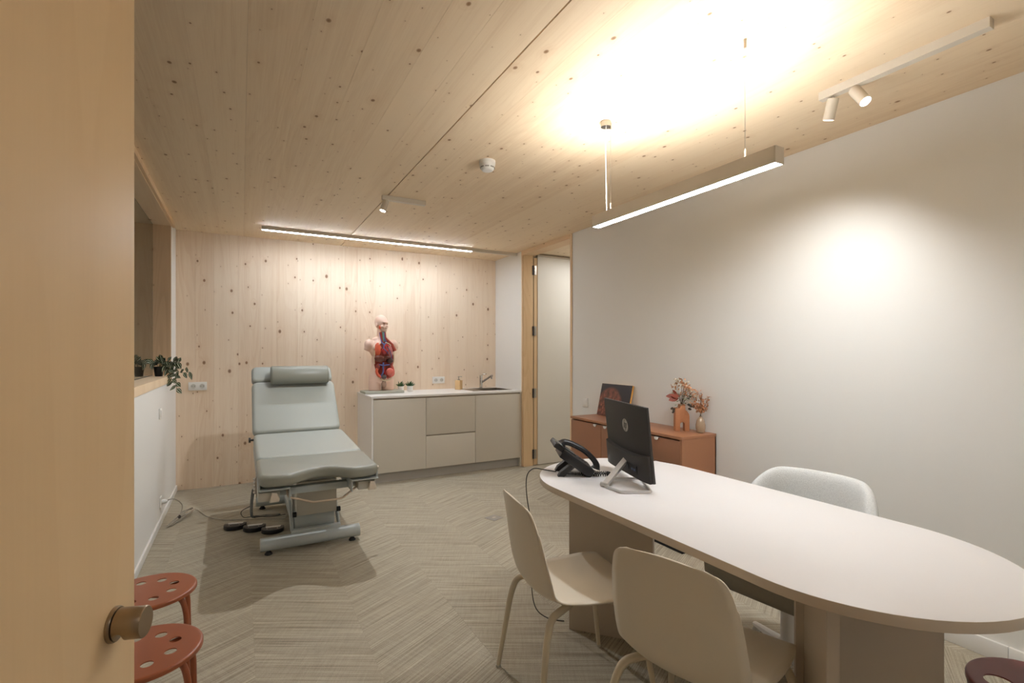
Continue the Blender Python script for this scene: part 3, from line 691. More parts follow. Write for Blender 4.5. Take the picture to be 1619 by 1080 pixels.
# ------------------------------------------------------------------ examination table
bed = thing('examination_table', 'sage green examination table with raised backrest on grey steel base', 'examination table', (0.43, 4.25, 0))
BX0, BX1, BXC = 0.085, 0.775, 0.43
def crown(bm, c, hx, hy, amt):
    for v in bm.verts:
        pass
def pad(name, mat, pts, th, M, bev=0.022, label=None):
    bm = bmn(); prism(bm, pts, -th, 0.0, M=None, bev=bev, seg=5); bmesh.ops.transform(bm, matrix=M, verts=bm.verts)
    return obj(name, bm, mat, bed, world=True, label=label, ang=60)
def rrect(x0, x1, y0, y1, r, n=5):
    out = []
    for cx, cy, a0 in ((x1 - r, y1 - r, 0), (x0 + r, y1 - r, PI / 2), (x0 + r, y0 + r, PI), (x1 - r, y0 + r, 1.5 * PI)):
        for k in range(n + 1): a = a0 + PI / 2 * k / n; out.append((cx + r * math.cos(a), cy + r * math.sin(a)))
    return out
def slope(y0, z0, y1, z1):   # local y runs along the pad from (y0,z0) to (y1,z1)
    a = math.atan2(z1 - z0, y1 - y0); return Matrix.Translation((0, y0, z0)) @ Matrix.Rotation(a, 4, 'X')
# leg pad with scooped front
def legpoly():
    y1 = 0.505; P = [(BX1 - 0.02, y1), (BX0 + 0.02, y1), (BX0, y1 - 0.02)]
    P += [(BX0, 0.06), (BX0 + 0.02, 0.018), (BX0 + 0.06, 0.0), (BX0 + 0.13, -0.003)]
    for k in range(13):
        t = k / 12; x = BX0 + 0.17 + (BX1 - BX0 - 0.34) * t; P.append((x, 0.105 * math.sin(PI * t) ** 1.2))
    P += [(BX1 - 0.13, -0.003), (BX1 - 0.06, 0.0), (BX1 - 0.02, 0.018), (BX1, 0.06), (BX1, y1 - 0.02)]
    return P
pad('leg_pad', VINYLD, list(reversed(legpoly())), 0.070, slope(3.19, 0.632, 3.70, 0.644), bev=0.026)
pad('seat_pad', VINYL, rrect(BX0, BX1, 0, 0.838, 0.05), 0.085, slope(3.703, 0.645, 4.545, 0.685), bev=0.028)
bk = slope(4.552, 0.690, 5.06, 1.222); LB = math.hypot(0.508, 0.532)
pad('backrest_pad', VINYL, rrect(BX0 - 0.005, BX1 - 0.01, 0, LB * 0.755, 0.05), 0.08, bk, bev=0.028)
pad('head_pad', VINYL, rrect(BX0 - 0.005, BX1 - 0.02, LB * 0.757, LB, 0.045), 0.08, bk, bev=0.024)
# steel under the pads
def bedbox(name, mat, *a, bev=0.003, M=None):
    bm = bmn(); box(bm, *a, bev=bev, M=M); return obj(name, bm, mat, bed, world=True)
bedbox('backrest_frame', BEDM, BX0 + 0.02, BX1 - 0.035, 0.04, LB - 0.03, -0.105, -0.082, M=bk)
bm = bmn()
for s in (BX0 + 0.0, BX1 - 0.0):
    d = 0.012 if s < BXC else -0.012
    box(bm, min(s, s + d), max(s, s + d), 3.24, 4.56, 0.535, 0.585, bev=0.002)
loose('side_rail', bm, BEDM, bed, world=True)
bm = bmn(); box(bm, BX0 + 0.04, BX1 - 0.04, 3.36, 3.42, 0.470, 0.512, bev=0.003); box(bm, BX0 + 0.04, BX1 - 0.04, 4.42, 4.5, 0.49, 0.58, bev=0.003)
box(bm, 0.20, 0.26, 3.42, 4.42, 0.49, 0.555, bev=0.003); box(bm, 0.60, 0.66, 3.42, 4.42, 0.49, 0.555, bev=0.003); loose('under_frame', bm, BEDM, bed, world=True)
# support plates of the leg pad either side of the scoop
for xa, xb in ((BX0 + 0.006, BX0 + 0.17), (BX1 - 0.17, BX1 - 0.006)):
    bm = bmn(); box(bm, xa, xb, 3.20, 3.62, 0.544, 0.550, bev=0.001)
    wx = xb - 0.006 if xa < BXC else xa
    box(bm, wx, wx + 0.006, 3.205, 3.60, 0.478, 0.546, bev=0.001); obj('leg_plate', bm, BEDM, bed, world=True)
for xa, xb in ((BX0 + 0.0, BX0 + 0.125), (BX1 - 0.125, BX1 - 0.006)):
    ho = bedbox('accessory_socket', BEDG, xa, xb - 0.01, 3.235, 3.52, 0.478, 0.530)
    bm = bmn(); cx = (xa + xb) / 2 + 0.02
    prism(bm, [(cx - 0.022, 0.475), (cx + 0.026, 0.475), (cx + 0.030, 0.492), (cx + 0.014, 0.528), (cx - 0.010, 0.532)], -3.235, -3.205, M=Matrix.Rotation(PI / 2, 4, 'X'), bev=0.005)
    obj('clamp_lever', bm, BEDP, ho, world=False)
    ho.children[0].location = (-bed.location[0], -bed.location[1], 0)
bm = bmn(); tube(bm, smooth_path([(0.238, 3.30, 0.552), (0.246, 3.28, 0.478), (0.385, 3.26, 0.432), (0.555, 3.26, 0.432), (0.652, 3.28, 0.492), (0.658, 3.30, 0.552)], 0.02), 0.0065, 10); obj('bow_handle', bm, plain('bow_steel', (206, 190, 172), 0.3, 0.6), bed, world=True)
bm = bmn(); cyl(bm, (BX1, 3.44, 0.56), (BX1 + 0.035, 3.44, 0.56), 0.007); cyl(bm, (BX1 + 0.03, 3.44, 0.56), (BX1 + 0.048, 3.44, 0.56), 0.014); obj('locking_pin', bm, STEEL, bed, world=True)
bm = bmn(); cyl(bm, (BX0 - 0.03, 4.40, 0.66), (BX0, 4.40, 0.66), 0.008); cyl(bm, (BX0 - 0.035, 4.40, 0.66), (BX0 - 0.02, 4.40, 0.66), 0.02); obj('adjusting_knob', bm, BLACKM, bed, world=True)
hk = bmn()
for k in range(5): cyl(hk, (BX0 - 0.012, 3.52, 0.47 + k * 0.021), (BX0 - 0.002, 3.50, 0.47 + k * 0.021), 0.010, 12)
box(hk, BX0 - 0.006, BX0 - 0.001, 3.46, 3.56, 0.45, 0.58); obj('hook_bar', hk, STEEL, bed, world=True)
# lifting column
bedbox('column_cover', BEDG, 0.335, 0.60, 3.735, 4.13, 0.215, 0.445, bev=0.004)
bedbox('column_sleeve', BEDM, 0.32, 0.61, 3.76, 4.12, 0.445, 0.505, bev=0.003)
bedbox('column_foot', BEDM, 0.325, 0.588, 3.765, 4.10, 0.105, 0.225, bev=0.004)
bedbox('column_arch', BEDM, 0.30, 0.62, 3.69, 3.73, 0.098, 0.135, bev=0.004)
for s in (0.322, 0.612):
    bm = bmn(); cyl(bm, (s - 0.012, 3.735, 0.228), (s + 0.012, 3.735, 0.228), 0.018, 16); obj('roller', bm, RUBBER, bed, world=True)
bm = bmn(); MM = Matrix(((0, 0, 1, 0.0), (1, 0, 0, 0), (0, 1, 0, 0), (0, 0, 0, 1)))
for x in (0.300, 0.612):
    prism(bm, [(3.70, 0.105), (3.80, 0.105), (4.30, 0.44), (4.30, 0.50), (4.16, 0.50)], x, x + 0.012, M=MM, bev=0.001)
loose('scissor_arm', bm, BEDM, bed, world=True)
bedbox('link_beam', BEDM, 0.33, 0.53, 3.74, 4.76, 0.055, 0.11, bev=0.003)
for y, z in ((3.70, 0.068), (4.80, 0.068)):
    bm = bmn(); cyl(bm, (0.112, y, z), (0.748, y, z), 0.044, 28); tb = obj('base_tube', bm, BEDM, bed, world=True)
    bm = bmn()
    for x in (0.112, 0.748): cyl(bm, (x - 0.003, y, z), (x + 0.003, y, z), 0.0435, 28)
    
    for e_ in loose('end_cap', bm, BEDG, tb): e_.location = (-bed.location[0], -bed.location[1], 0)
    for x in (0.16, 0.70):
        bm = bmn(); lathe(bm, [(0.024, 0), (0.024, 0.006), (0.010, 0.024), (0.006, 0.03)], 18, Matrix.Translation((x, y, 0))); obj('levelling_foot', bm, RUBBER, bed, world=True)
# hand-control coiled cable
def coil(path, rad, turns, r, n=6, per=9):
    path = catmull(path, 10); out = []; tot = len(path) - 1; N = turns * per
    for i in range(N + 1):
        f = i / N * tot; k = min(int(f), tot - 1); p = path[k].lerp(path[k + 1], f - k); t = (path[k + 1] - path[k]).normalized()
        n1 = t.orthogonal().normalized(); 
        ref = Vector((0, 0, 1)) if abs(t.z) < 0.9 else Vector((1, 0, 0)); n1 = (ref - t * ref.dot(t)).normalized(); n2 = t.cross(n1)
        a = 2 * PI * i / per; out.append(p + (n1 * math.cos(a) + n2 * math.sin(a)) * rad)
    return out
bm = bmn(); tube(bm, coil([(0.068, 3.55, 0.48), (0.062, 3.80, 0.34), (0.068, 4.25, 0.13), (0.09, 4.55, 0.014), (0.18, 4.56, 0.012), (0.28, 4.52, 0.012)], 0.008, 60, 0.003), 0.0024, 5)
obj('coiled_cable', bm, COILG, bed, world=True)
bm = bmn(); tube(bm, catmull([(0.06, 4.20, 0.20), (0.00, 4.30, 0.14), (0.02, 4.45, 0.05), (0.10, 4.55, 0.02), (0.2, 4.50, 0.012), (0.31, 4.38, 0.05)]), 0.0028, 6); obj('control_cable', bm, CORDD, bed, world=True)

bol = thing('neck_bolster', 'sage half-round neck bolster strapped on the raised backrest', 'bolster', (0.46, 4.93, 1.13))
Mb = bk @ Matrix.Translation((0.0, LB * 0.775, 0.057))
def bolshape(x0, x1):
    bm = bmn(); rows = []
    prof = [(0.088 * math.cos(a) * (1 if abs(math.cos(a)) < 2 else 1), 0.072 * math.sin(a)) for a in [2 * PI * k / 28 for k in range(28)]]
    for x, f in ((x0, 0.86), (x0 + 0.004, 0.95), (x0 + 0.014, 1.0), ((x0 + x1) / 2, 1.0), (x1 - 0.014, 1.0), (x1 - 0.004, 0.95), (x1, 0.86)):
        rows.append([Mb @ Vector((x, y * f, max(z, -0.046) * f)) for y, z in prof])
    V = grid(bm, rows, closed=True); bm.faces.new(V[0]); bm.faces.new(list(reversed(V[-1]))); bmesh.ops.recalc_face_normals(bm, faces=bm.faces); return bm
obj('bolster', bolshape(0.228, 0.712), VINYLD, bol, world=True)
bm = bmn()
for x in (0.240, 0.700):
    tube(bm, [Mb @ Vector((x, 0.0885 * math.cos(a), 0.0725 * math.sin(a))) for a in [PI * k / 16 - 0.4 for k in range(20)]], 0.0012, 5)
loose('end_seam', bm, plain('seam_thread', (120, 122, 114), 0.6), bol, world=True)

# foot switches
def footswitch(loc, rz, label):
    t = thing('foot_switch', label, 'foot pedal', loc, rz, 'foot pedals of the examination table')
    def dshape(f, z0, z1, bev):
        b = bmn(); P = [(-0.075 * f, 0.045 * f), (0.075 * f, 0.045 * f)] + [(0.078 * f * math.cos(a), 0.045 * f * 0.5 + 0.078 * f * math.sin(a)) for a in [-PI * k / 14 for k in range(0, 15)]]
        prism(b, [(x, y) for x, y in reversed(P)], z0, z1, bev=bev, seg=2); return b
    obj('pedal_base', dshape(1.0, 0.0, 0.032, 0.004), BLACK, t)
    b = bmn(); prism(b, list(reversed([(-0.05, 0.036), (0.055, 0.036), (0.05, 0.008), (-0.045, 0.008)])), 0.032, 0.036, bev=0.001); obj('pedal_plate', b, plain('pedal_grey', (214, 210, 204), 0.4), t)
    b = bmn()
    for x in (-0.035, 0.035): cyl(b, (x, -0.016, 0.032), (x, -0.016, 0.0345), 0.004, 10)
    loose('screw', b, STEEL, t)
    return t
footswitch((-0.045, 4.36, 0), math.radians(-10), 'black foot pedal beside examination table, the one nearest the left wall')
footswitch((0.085, 4.25, 0), math.radians(-10), 'black foot pedal in the middle of the three beside the examination table')
footswitch((0.205, 4.14, 0), math.radians(-8), 'black foot pedal nearest to the front base tube of the examination table')

# power cord from wall to table
cord = thing('power_cord', 'thin grey power cord bundled on the carpet and plugged into the left wall', 'cord', (-0.43, 4.8, 0))
bm = bmn(); tube(bm, catmull([(-0.53, 4.75, 0.175), (-0.47, 4.76, 0.185), (-0.42, 4.80, 0.12), (-0.43, 4.78, 0.05), (-0.47, 4.70, 0.012), (-0.50, 4.62, 0.008), (-0.46, 4.70, 0.02), (-0.38, 4.93, 0.04), (-0.35, 4.88, 0.05), (-0.44, 4.72, 0.015), (-0.48, 4.66, 0.01), (-0.42, 4.86, 0.05), (-0.33, 4.98, 0.015), (-0.24, 4.77, 0.004), (-0.12, 4.62, 0.004), (0.02, 4.55, 0.004), (0.15, 4.50, 0.004), (0.30, 4.42, 0.004), (0.325, 4.35, 0.06)]), 0.0042, 7)
obj('cable', bm, CORD, cord, world=True)
bm = bmn(); tube(bm, catmull([(-0.49, 4.66, 0.02), (-0.43, 4.78, 0.05), (-0.37, 4.92, 0.055), (-0.345, 4.93, 0.035), (-0.39, 4.82, 0.02), (-0.46, 4.70, 0.01)], closed=True), 0.003, 6, closed=True); tube(bm, catmull([(-0.50, 4.64, 0.012), (-0.42, 4.80, 0.03), (-0.38, 4.86, 0.02), (-0.43, 4.74, 0.006)], closed=True), 0.003, 6, closed=True); obj('cable_bundle', bm, CORD, cord, world=True)
bm = bmn(); M = Matrix.Translation((-0.435, 4.765, 0.035)); lathe(bm, [(0.012, -0.012), (0.014, 0), (0.012, 0.012)], 12, M @ Matrix.Rotation(1.1, 4, 'X')); obj('cable_tie', bm, CORDD, cord, world=True)
bm = bmn(); lathe(bm, [(0.018, 0), (0.018, 0.02), (0.008, 0.036)], 18, Matrix.Translation((XL + 0.0128, 4.75, 0.175)) @ Matrix.Rotation(PI / 2, 4, 'Y')); obj('plug', bm, PLAST, cord, world=True)

# ------------------------------------------------------------------ credenza
KX0, KX1, KY0, KY1, KZ = 2.575, 2.905, 2.376, 3.650, 0.782
cr = thing('credenza', 'low terracotta credenza with doors and drawers against the right wall', 'cabinet', ((KX0 + KX1) / 2, (KY0 + KY1) / 2, 0))
bm = bmn()
box(bm, KX0 + 0.020, KX1, KY0, KY0 + 0.02, 0.03, KZ - 0.02); box(bm, KX0 + 0.020, KX1, KY1 - 0.02, KY1, 0.03, KZ - 0.02)
box(bm, KX1 - 0.01, KX1, KY0, KY1, 0.03, KZ - 0.02); box(bm, KX0 + 0.02, KX1, KY0, KY1, 0.03, 0.05); box(bm, KX0 + 0.022, KX1, 2.79, 2.81, 0.05, KZ - 0.02)
obj('carcass', bm, TERRA, cr, world=True)
wbx('top_panel', TERRA, cr, KX0 - 0.004, KX1, KY0 - 0.002, KY1 + 0.002, KZ - 0.02, KZ, bev=0.0012)
wbx('side_panel', TERRA, cr, KX0 - 0.0, KX0 + 0.020, KY0, KY0 + 0.018, 0.03, KZ - 0.02)
wbx('plinth', RUBBER, cr, KX0 + 0.01, KX1 - 0.01, KY0 + 0.01, KY1 - 0.01, 0.0, 0.03)
wbx('bottom_rail', TERRAD, cr, KX0 - 0.0, KX0 + 0.018, KY0 + 0.02, KY1 - 0.02, 0.03, 0.062, bev=0.002)
def tabhandle(p, y, z):
    b = bmn(); P = [(0.0185 * math.cos(a), -0.019 * math.sin(a) ** 0.8) for a in [PI * k / 12 for k in range(13)]]
    prism(b, P, KX0 - 0.014, KX0 - 0.011, M=Matrix.Translation((0, y, z)) @ MM, bev=0.0005)
    box(b, KX0 - 0.014, KX0 + 0.004, y - 0.0185, y + 0.0185, z, z + 0.0015)
    h = obj('handle', b, plain('handle_white_metal', (232, 228, 222), 0.35, 0.2) if 'handle_white_metal' not in bpy.data.materials else bpy.data.materials['handle_white_metal'], p)
    h.location = (-cr.location[0], -cr.location[1], 0)
def front(name, y0, y1, z0, z1, hy, handle=True):
    f = wbx(name, TERRAD, cr, KX0 - 0.0, KX0 + 0.018, y0 + 0.0015, y1 - 0.0015, z0 + 0.0015, z1 - 0.0015, bev=0.0012)
    if handle: tabhandle(f, hy, z1 - 0.003)
front('door', 3.228, KY1 - 0.004, 0.066, KZ - 0.028, 3.295)
front('door', 2.808, 3.226, 0.066, KZ - 0.028, 3.165)
for i in range(4):
    z1 = KZ - 0.028 - i * 0.172; front('drawer', KY0 + 0.018, 2.805, z1 - 0.170, z1, 2.60)
wbx('bottom_trim_groove', RUBBER, cr, KX0 - 0.0005, KX0 + 0.01, KY0 + 0.02, KY1 - 0.02, 0.0625, 0.0655)

# leaning canvas
def art_mat():
    m, nt, b = new_mat('dark_canvas_print'); g = G(nt)
    tc = nt.nodes.new('ShaderNodeTexCoord'); sp = nt.nodes.new('ShaderNodeSeparateXYZ'); nt.links.new(tc.outputs['Object'], sp.inputs[0])
    y, z = sp.outputs[1], sp.outputs[2]
    n = g.noise(g.comb(g.math('MULTIPLY', y, 26.0), g.math('MULTIPLY', z, 18.0), 0.0), 1, 6, 0.7)
    dy = g.math('DIVIDE', g.math('ADD', y, -0.06), 0.17); dz = g.math('DIVIDE', g.math('ADD', z, -0.09), 0.17)
    r = g.math('SQRT', g.math('ADD', g.math('MULTIPLY', dy, dy), g.math('MULTIPLY', dz, dz)))
    r = g.math('ADD', r, g.math('MULTIPLY', g.math('SUBTRACT', n, 0.5), 0.35))
    mask = g.math('SUBTRACT', 1.0, g.step(r, 0.85, 1.05))
    hot = g.math('MULTIPLY', g.step(n, 0.5, 0.68), g.math('SUBTRACT', 1.0, g.step(z, 0.05, 0.19)))
    c1 = g.mix(g.step(n, 0.3, 0.7), srgb(58, 30, 24), srgb(150, 86, 66)); c1 = g.mix(g.math('MULTIPLY', hot, 0.8), c1, srgb(226, 140, 108))
    c = g.mix(mask, srgb(30, 30, 40), c1); nt.links.new(c, b.inputs['Base Color']); b.inputs['Roughness'].default_value = 0.35
    return m
art = thing('canvas_print', 'dark canvas print with reddish brown swirl leaning on wall above the credenza', 'picture', (2.828, 3.405, KZ))
Mt = Matrix.Rotation(math.radians(14), 4, 'Y')
bm = bmn(); box(bm, 0.002, 0.019, -0.200, 0.200, 0.0, 0.285, M=None); a1 = obj('stretcher_frame', bm, plain('canvas_edge_yellow', (222, 168, 84), 0.6), art); a1.rotation_euler = (0, math.radians(13), 0)
bm = bmn(); box(bm, 0.0, 0.0022, -0.200, 0.200, 0.0, 0.285); a2 = obj('printed_canvas', bm, art_mat(), art); a2.rotation_euler = (0, math.radians(13), 0); a2.location = (-0.0004, 0, 0.0)
a1.location = (0, 0, 0.005); a2.location = (0, 0, 0.005)

# arch vase
VA = plain('clay_vase', (178, 120, 82), 0.6, noise=0.08, bump=0.2, scale=80)
va = thing('arch_vase', 'orange clay arch-shaped vase with two necks on the terracotta credenza', 'vase', (2.79, 2.580, KZ), math.radians(-32))
bm = bmn()
out = [(-0.050, 0.0), (-0.016, 0.0)] + [(-0.016 * math.cos(a) * 1.0, 0.048 + 0.016 * math.sin(a)) for a in [PI * k / 8 for k in range(9)]] + [(0.016, 0.0), (0.050, 0.0)]
out = [(x, z) for x, z in out]
out += [(0.050, 0.105), (0.046, 0.125), (0.034, 0.142), (0.022, 0.152), (0.020, 0.192), (-0.018, 0.192), (-0.020, 0.165), (-0.024, 0.165), (-0.050, 0.165)]
prism(bm, out, -0.028, 0.028, M=Matrix.Rotation(PI / 2, 4, 'X'), bev=0.004)
obj('vase_body', bm, VA, va)
bm = bmn(); lathe(bm, [(0.012, 0.1925), (0.016, 0.194), (0.0185, 0.1925)], 20, Matrix.Translation((0.001, 0, 0))); obj('neck_rim', bm, VA, va)
ov = thing('bud_vase', 'small glazed beige egg-shaped bud vase at the end of the credenza', 'vase', (2.838, 2.452, KZ))
bm = bmn(); lathe(bm, [(0.020, 0), (0.027, 0.004), (0.033, 0.035), (0.033, 0.055), (0.027, 0.085), (0.014, 0.106), (0.009, 0.112), (0.010, 0.117), (0.008, 0.117), (0.006, 0.108)], 32); obj('vase_body', bm, plain('glazed_beige', (166, 142, 116), 0.16, noise=0.15, scale=120, coat=0.6), ov)

# dried bouquets
RUST = plain('rust_leaf', (128, 58, 40), 0.5, noise=0.2, scale=40); PEACH = plain('peach_blossom', (228, 176, 136), 0.7, noise=0.2, scale=120); TAN = plain('tan_leaf', (182, 138, 102), 0.6, noise=0.3, scale=90)
EUC = plain('eucalyptus_leaf', (128, 142, 118), 0.55, noise=0.15, scale=60); STEM = plain('stem_brown', (88, 68, 46), 0.7); DKL = plain('dark_bronze_leaf', (72, 60, 48), 0.5, noise=0.2, scale=60)
IV = plain('ivory_blossom', (226, 214, 190), 0.7)
r = random.Random(11)
bq = thing('dried_bouquet', 'dried flower bouquet with large rust leaves in the arch-shaped clay vase', 'flowers', (2.79, 2.580, KZ + 0.19))
Rv = lambda a, b: r.uniform(a, b)
# image-left is roughly (-.48? ) : use camera-right vector to lay the bouquet out
CR = Vector((math.cos(YAW), -math.sin(YAW), 0)); CU = Vector((0, 0, 1)); CF = Vector((-math.sin(YAW), -math.cos(YAW), 0))   # right, up, toward camera
def P3(rr_, uu, ff): return CR * rr_ + CU * uu + CF * ff
stems = bmn(); bl = bmn(); tn = bmn(); iv = bmn(); eu = bmn(); dk = bmn()
ends = []
for k in range(15):
    e = P3(Rv(-0.045, 0.105), Rv(0.05, 0.165), Rv(-0.03, 0.04)); ends.append(e)
    if k % 5 == 0: e.x = min(e.x, 0.05)
    tube(stems, catmull([P3(0, -0.06, 0), P3(e.dot(CR) * 0.2, 0.02, 0), e]), 0.0012, 5)
    for q in range(22):
        c = e + Vector((Rv(-1, 1), Rv(-1, 1), Rv(-1, 1))) * 0.024
        d = Vector((Rv(-1, 1), Rv(-1, 1), Rv(-0.2, 1)))
        leafshape(bl if k % 3 == 0 else (tn if k % 3 == 1 else iv), c, d, (0.2, 0.1, 1), Rv(0.014, 0.024), Rv(0.010, 0.016))
for k in range(20):
    e = P3(Rv(-0.055, 0.075), Rv(0.0, 0.06), Rv(0.0, 0.05)); leafshape(eu, e, P3(Rv(-1, 1), Rv(-0.2, 0.7), 0.6), (0, 0, 1), Rv(0.022, 0.034), Rv(0.018, 0.026), droop=0.2)
for rr_, uu in ((0.035, -0.028), (0.045, -0.012), (0.062, -0.005), (0.055, 0.005), (-0.055, -0.03), (-0.068, -0.026), (-0.058, -0.045), (0.03, 0.0)):
    leafshape(dk, P3(rr_, uu, 0.03), P3(1 if rr_ > 0 else -1, Rv(-0.5, 0.3), 0.3), CF, 0.026, 0.02, droop=0.2)
tube(stems, catmull([P3(0, -0.02, 0), P3(-0.02, 0.0, 0.02), P3(-0.045, -0.02, 0.03), P3(-0.065, -0.03, 0.03)]), 0.0012, 5); tube(stems, catmull([P3(0, -0.02, 0), P3(0.03, 0.0, 0.02), P3(0.06, -0.01, 0.03)]), 0.0012, 5)
obj('stems', stems, STEM, bq); obj('peach_blossom', bl, PEACH, bq); obj('tan_sprig', tn, TAN, bq); obj('ivory_blossom', iv, IV, bq); obj('eucalyptus_leaves', eu, EUC, bq); obj('bronze_leaves', dk, DKL, bq)
for o in bq.children: o['kind'] = 'stuff'
for base, d, L, W in (((-0.028, 0.055, 0.01), (-1, 0.06, 0.05), 0.090, 0.046), ((-0.028, 0.048, 0.02), (-1, -0.22, 0.15), 0.078, 0.042), ((-0.030, 0.062, 0.0), (-0.60, 0.70, 0.1), 0.058, 0.026), ((-0.02, 0.055, 0.02), (-0.9, 0.15, 0.1), 0.06, 0.04)):
    b = bmn(); leafshape(b, P3(*base), P3(*d), CF * 0.9 + CU * 0.5, L, W); obj('rust_leaf', b, RUST, bq)
bq2 = thing('dried_sprig', 'branching sprig of tan dried leaves in the small beige bud vase', 'flowers', (2.838, 2.452, KZ + 0.117))
st = bmn(); tn = bmn(); pe = bmn(); og = bmn()
ORG = plain('orange_leaf', (208, 148, 104), 0.6, noise=0.25, scale=90)
for k in range(9):
    e = P3(-0.062 + 0.0145 * k, 0.09 + 0.05 * math.sin(k * 1.7) + (0.03 if 2 < k < 7 else 0), Rv(0.0, 0.03))
    if k % 2: e -= CR * 0.01
    pth = catmull([P3(0, -0.05, 0), P3(0.0, 0.02, 0), P3(e.dot(CR) * 0.45, e.z * 0.55, 0.01), e]); tube(st, pth, 0.0014, 5)
    for q in range(44):
        c = pth[int(len(pth) * (0.5 + 0.5 * q / 44)) - 1] + Vector((Rv(-1, 1), Rv(-1, 1), Rv(-1, 1))) * 0.014
        leafshape((tn, pe, og)[q % 3], c, (Rv(-1, 1), Rv(-1, 1), Rv(-0.3, 1)), (0.3, 0.1, 1), Rv(0.014, 0.024), Rv(0.008, 0.013))
obj('stems', st, STEM, bq2); obj('tan_leaves', tn, TAN, bq2); obj('peach_leaves', pe, PEACH, bq2); obj('orange_leaves', og, ORG, bq2)
for o in bq2.children: o['kind'] = 'stuff'

# ------------------------------------------------------------------ desk
DC = (1.656, 1.375)
desk = thing('desk', 'large oval pale laminate desk on two panel pedestals', 'desk', (DC[0], DC[1], 0))
def sup(a, b, n, N=96):
    P = []
    for k in range(N):
        t = 2 * PI * k / N; c, s = math.cos(t), math.sin(t)
        P.append((a * math.copysign(abs(c) ** (2 / n), c), b * math.copysign(abs(s) ** (2 / n), s)))
    return P
bm = bmn(); prism(bm, [(0.4195 * math.cos(a), 0.505 + 0.431 * math.sin(a)) for a in [PI * k / 32 + 0.0 for k in range(33)]] + [(0.4195 * math.cos(a), -0.505 + 0.431 * math.sin(a)) for a in [PI + PI * k / 32 for k in range(33)]], 0.712, 0.74, bev=0.0012, seg=2)
dt = obj('desk_top', bm, [DESK, DESKE], desk, ang=50)
for p in dt.data.polygons:
    if abs(p.normal.z) < 0.5 or p.normal.z < -0.5: p.material_index = 1
def panel(b, p, q, th, z0, z1):
    p = Vector((*p, 0)); q = Vector((*q, 0)); d = (q - p).normalized(); n = Vector((-d.y, d.x, 0)) * th / 2
    P = [(v.x, v.y) for v in (p - n, q - n, q + n, p + n)]; prism(b, P, z0, z1, bev=0.0012)
for f in (1, -1):
    ped = bmn()
    if f == 1: segs = (((1.416, 2.015), (1.677, 1.722)), ((1.668, 1.75), (1.845, 1.905)))
    else: segs = (((1.522, 0.950), (1.765, 0.670)), ((1.535, 0.912), (1.352, 0.742)))
    b1 = bmn(); panel(b1, *segs[0], 0.03, 0.0, 0.7115); o1 = obj('pedestal_panel', b1, DESKP, desk, world=True)
    b1 = bmn(); panel(b1, *segs[1], 0.03, 0.0, 0.7115); obj('pedestal_panel', b1, DESKP, desk, world=True); ped.free()

# monitor seen from behind
wv = Vector((0.30, 0.954, 0)).normalized(); nb = Vector((-0.954, 0.30, 0)).normalized(); tl = math.radians(6)
uv = Vector((0, 0, 1)) * math.cos(tl) + nb * math.sin(tl); nn_ = wv.cross(uv) * 1.0
if nn_.dot(nb) < 0: nn_ = -nn_
N0 = Vector((1.578, 1.606, 0.775))
mon = thing('monitor', 'black flat monitor with silver round logo seen from behind on a silver stand', 'monitor', (1.60, 1.80, 0.7401))
Mp = Matrix(((wv.x, uv.x, nn_.x, N0.x), (wv.y, uv.y, nn_.y, N0.y), (wv.z, uv.z, nn_.z, N0.z), (0, 0, 0, 1)))
def mpart(name, mat, fn, parent=mon, ang=40):
    b = bmn(); fn(b); bmesh.ops.transform(b, matrix=Mp, verts=b.verts); bmesh.ops.recalc_face_normals(b, faces=b.faces)
    o = obj(name, b, mat, parent, world=(parent is mon), ang=ang); 
    if parent is not mon: o.location = tuple(-Vector(mon.location))
    return o
W_, H_ = 0.49, 0.335
case = mpart('back_cover', BLACKM, lambda b: box(b, 0, W_, 0, H_, -0.004, 0.008, bev=0.002))
mpart('screen', plain('screen_glass', (12, 12, 14), 0.15), lambda b: box(b, 0.008, W_ - 0.008, 0.018, H_ - 0.006, -0.0055, -0.004))
def housing(b):
    rows = []
    NN = 24
    for k in range(NN + 1):
        t = k / NN; x = 0.004 + (W_ - 0.008) * t; topz = 0.122 + 0.0 * t + (-0.012) * (1 - (2 * t - 1) ** 2) * -0.0 - 0.018 * (1 - (2 * t - 1) ** 2)
        th = 0.024 * (1 - abs(2 * t - 1) ** 6 * 0.45)
        rows.append([(x, 0.001, 0.006), (x, 0.001, 0.008 + th), (x, 0.02, 0.008 + th), (x, topz - 0.004, 0.008 + th * 0.9), (x, topz, 0.008), (x, topz, 0.006)])
    V = grid(b, rows); b.faces.new(V[0]); b.faces.new(list(reversed(V[-1])))
hs = mpart('lower_housing', BLACKM, housing, ang=25)
mpart('connector_recess', BLACK, lambda b: (box(b, 0.105, 0.178, 0.022, 0.060, 0.0305, 0.0335), box(b, 0.195, 0.218, 0.030, 0.052, 0.0305, 0.0335)))
mpart('connector', plain('port_blue', (70, 84, 120), 0.4), lambda b: (box(b, 0.118, 0.138, 0.034, 0.044, 0.0335, 0.0345), box(b, 0.146, 0.160, 0.034, 0.044, 0.0335, 0.0345)))
LGX, LGY, LGR = 0.243, 0.226, 0.031
logo = mpart('round_logo', plain('logo_silver', (176, 174, 170), 0.35, 0.4), lambda b: lathe(b, [(LGR, 0.008), (LGR, 0.0092)], 40, Matrix.Translation((LGX, LGY, 0))))
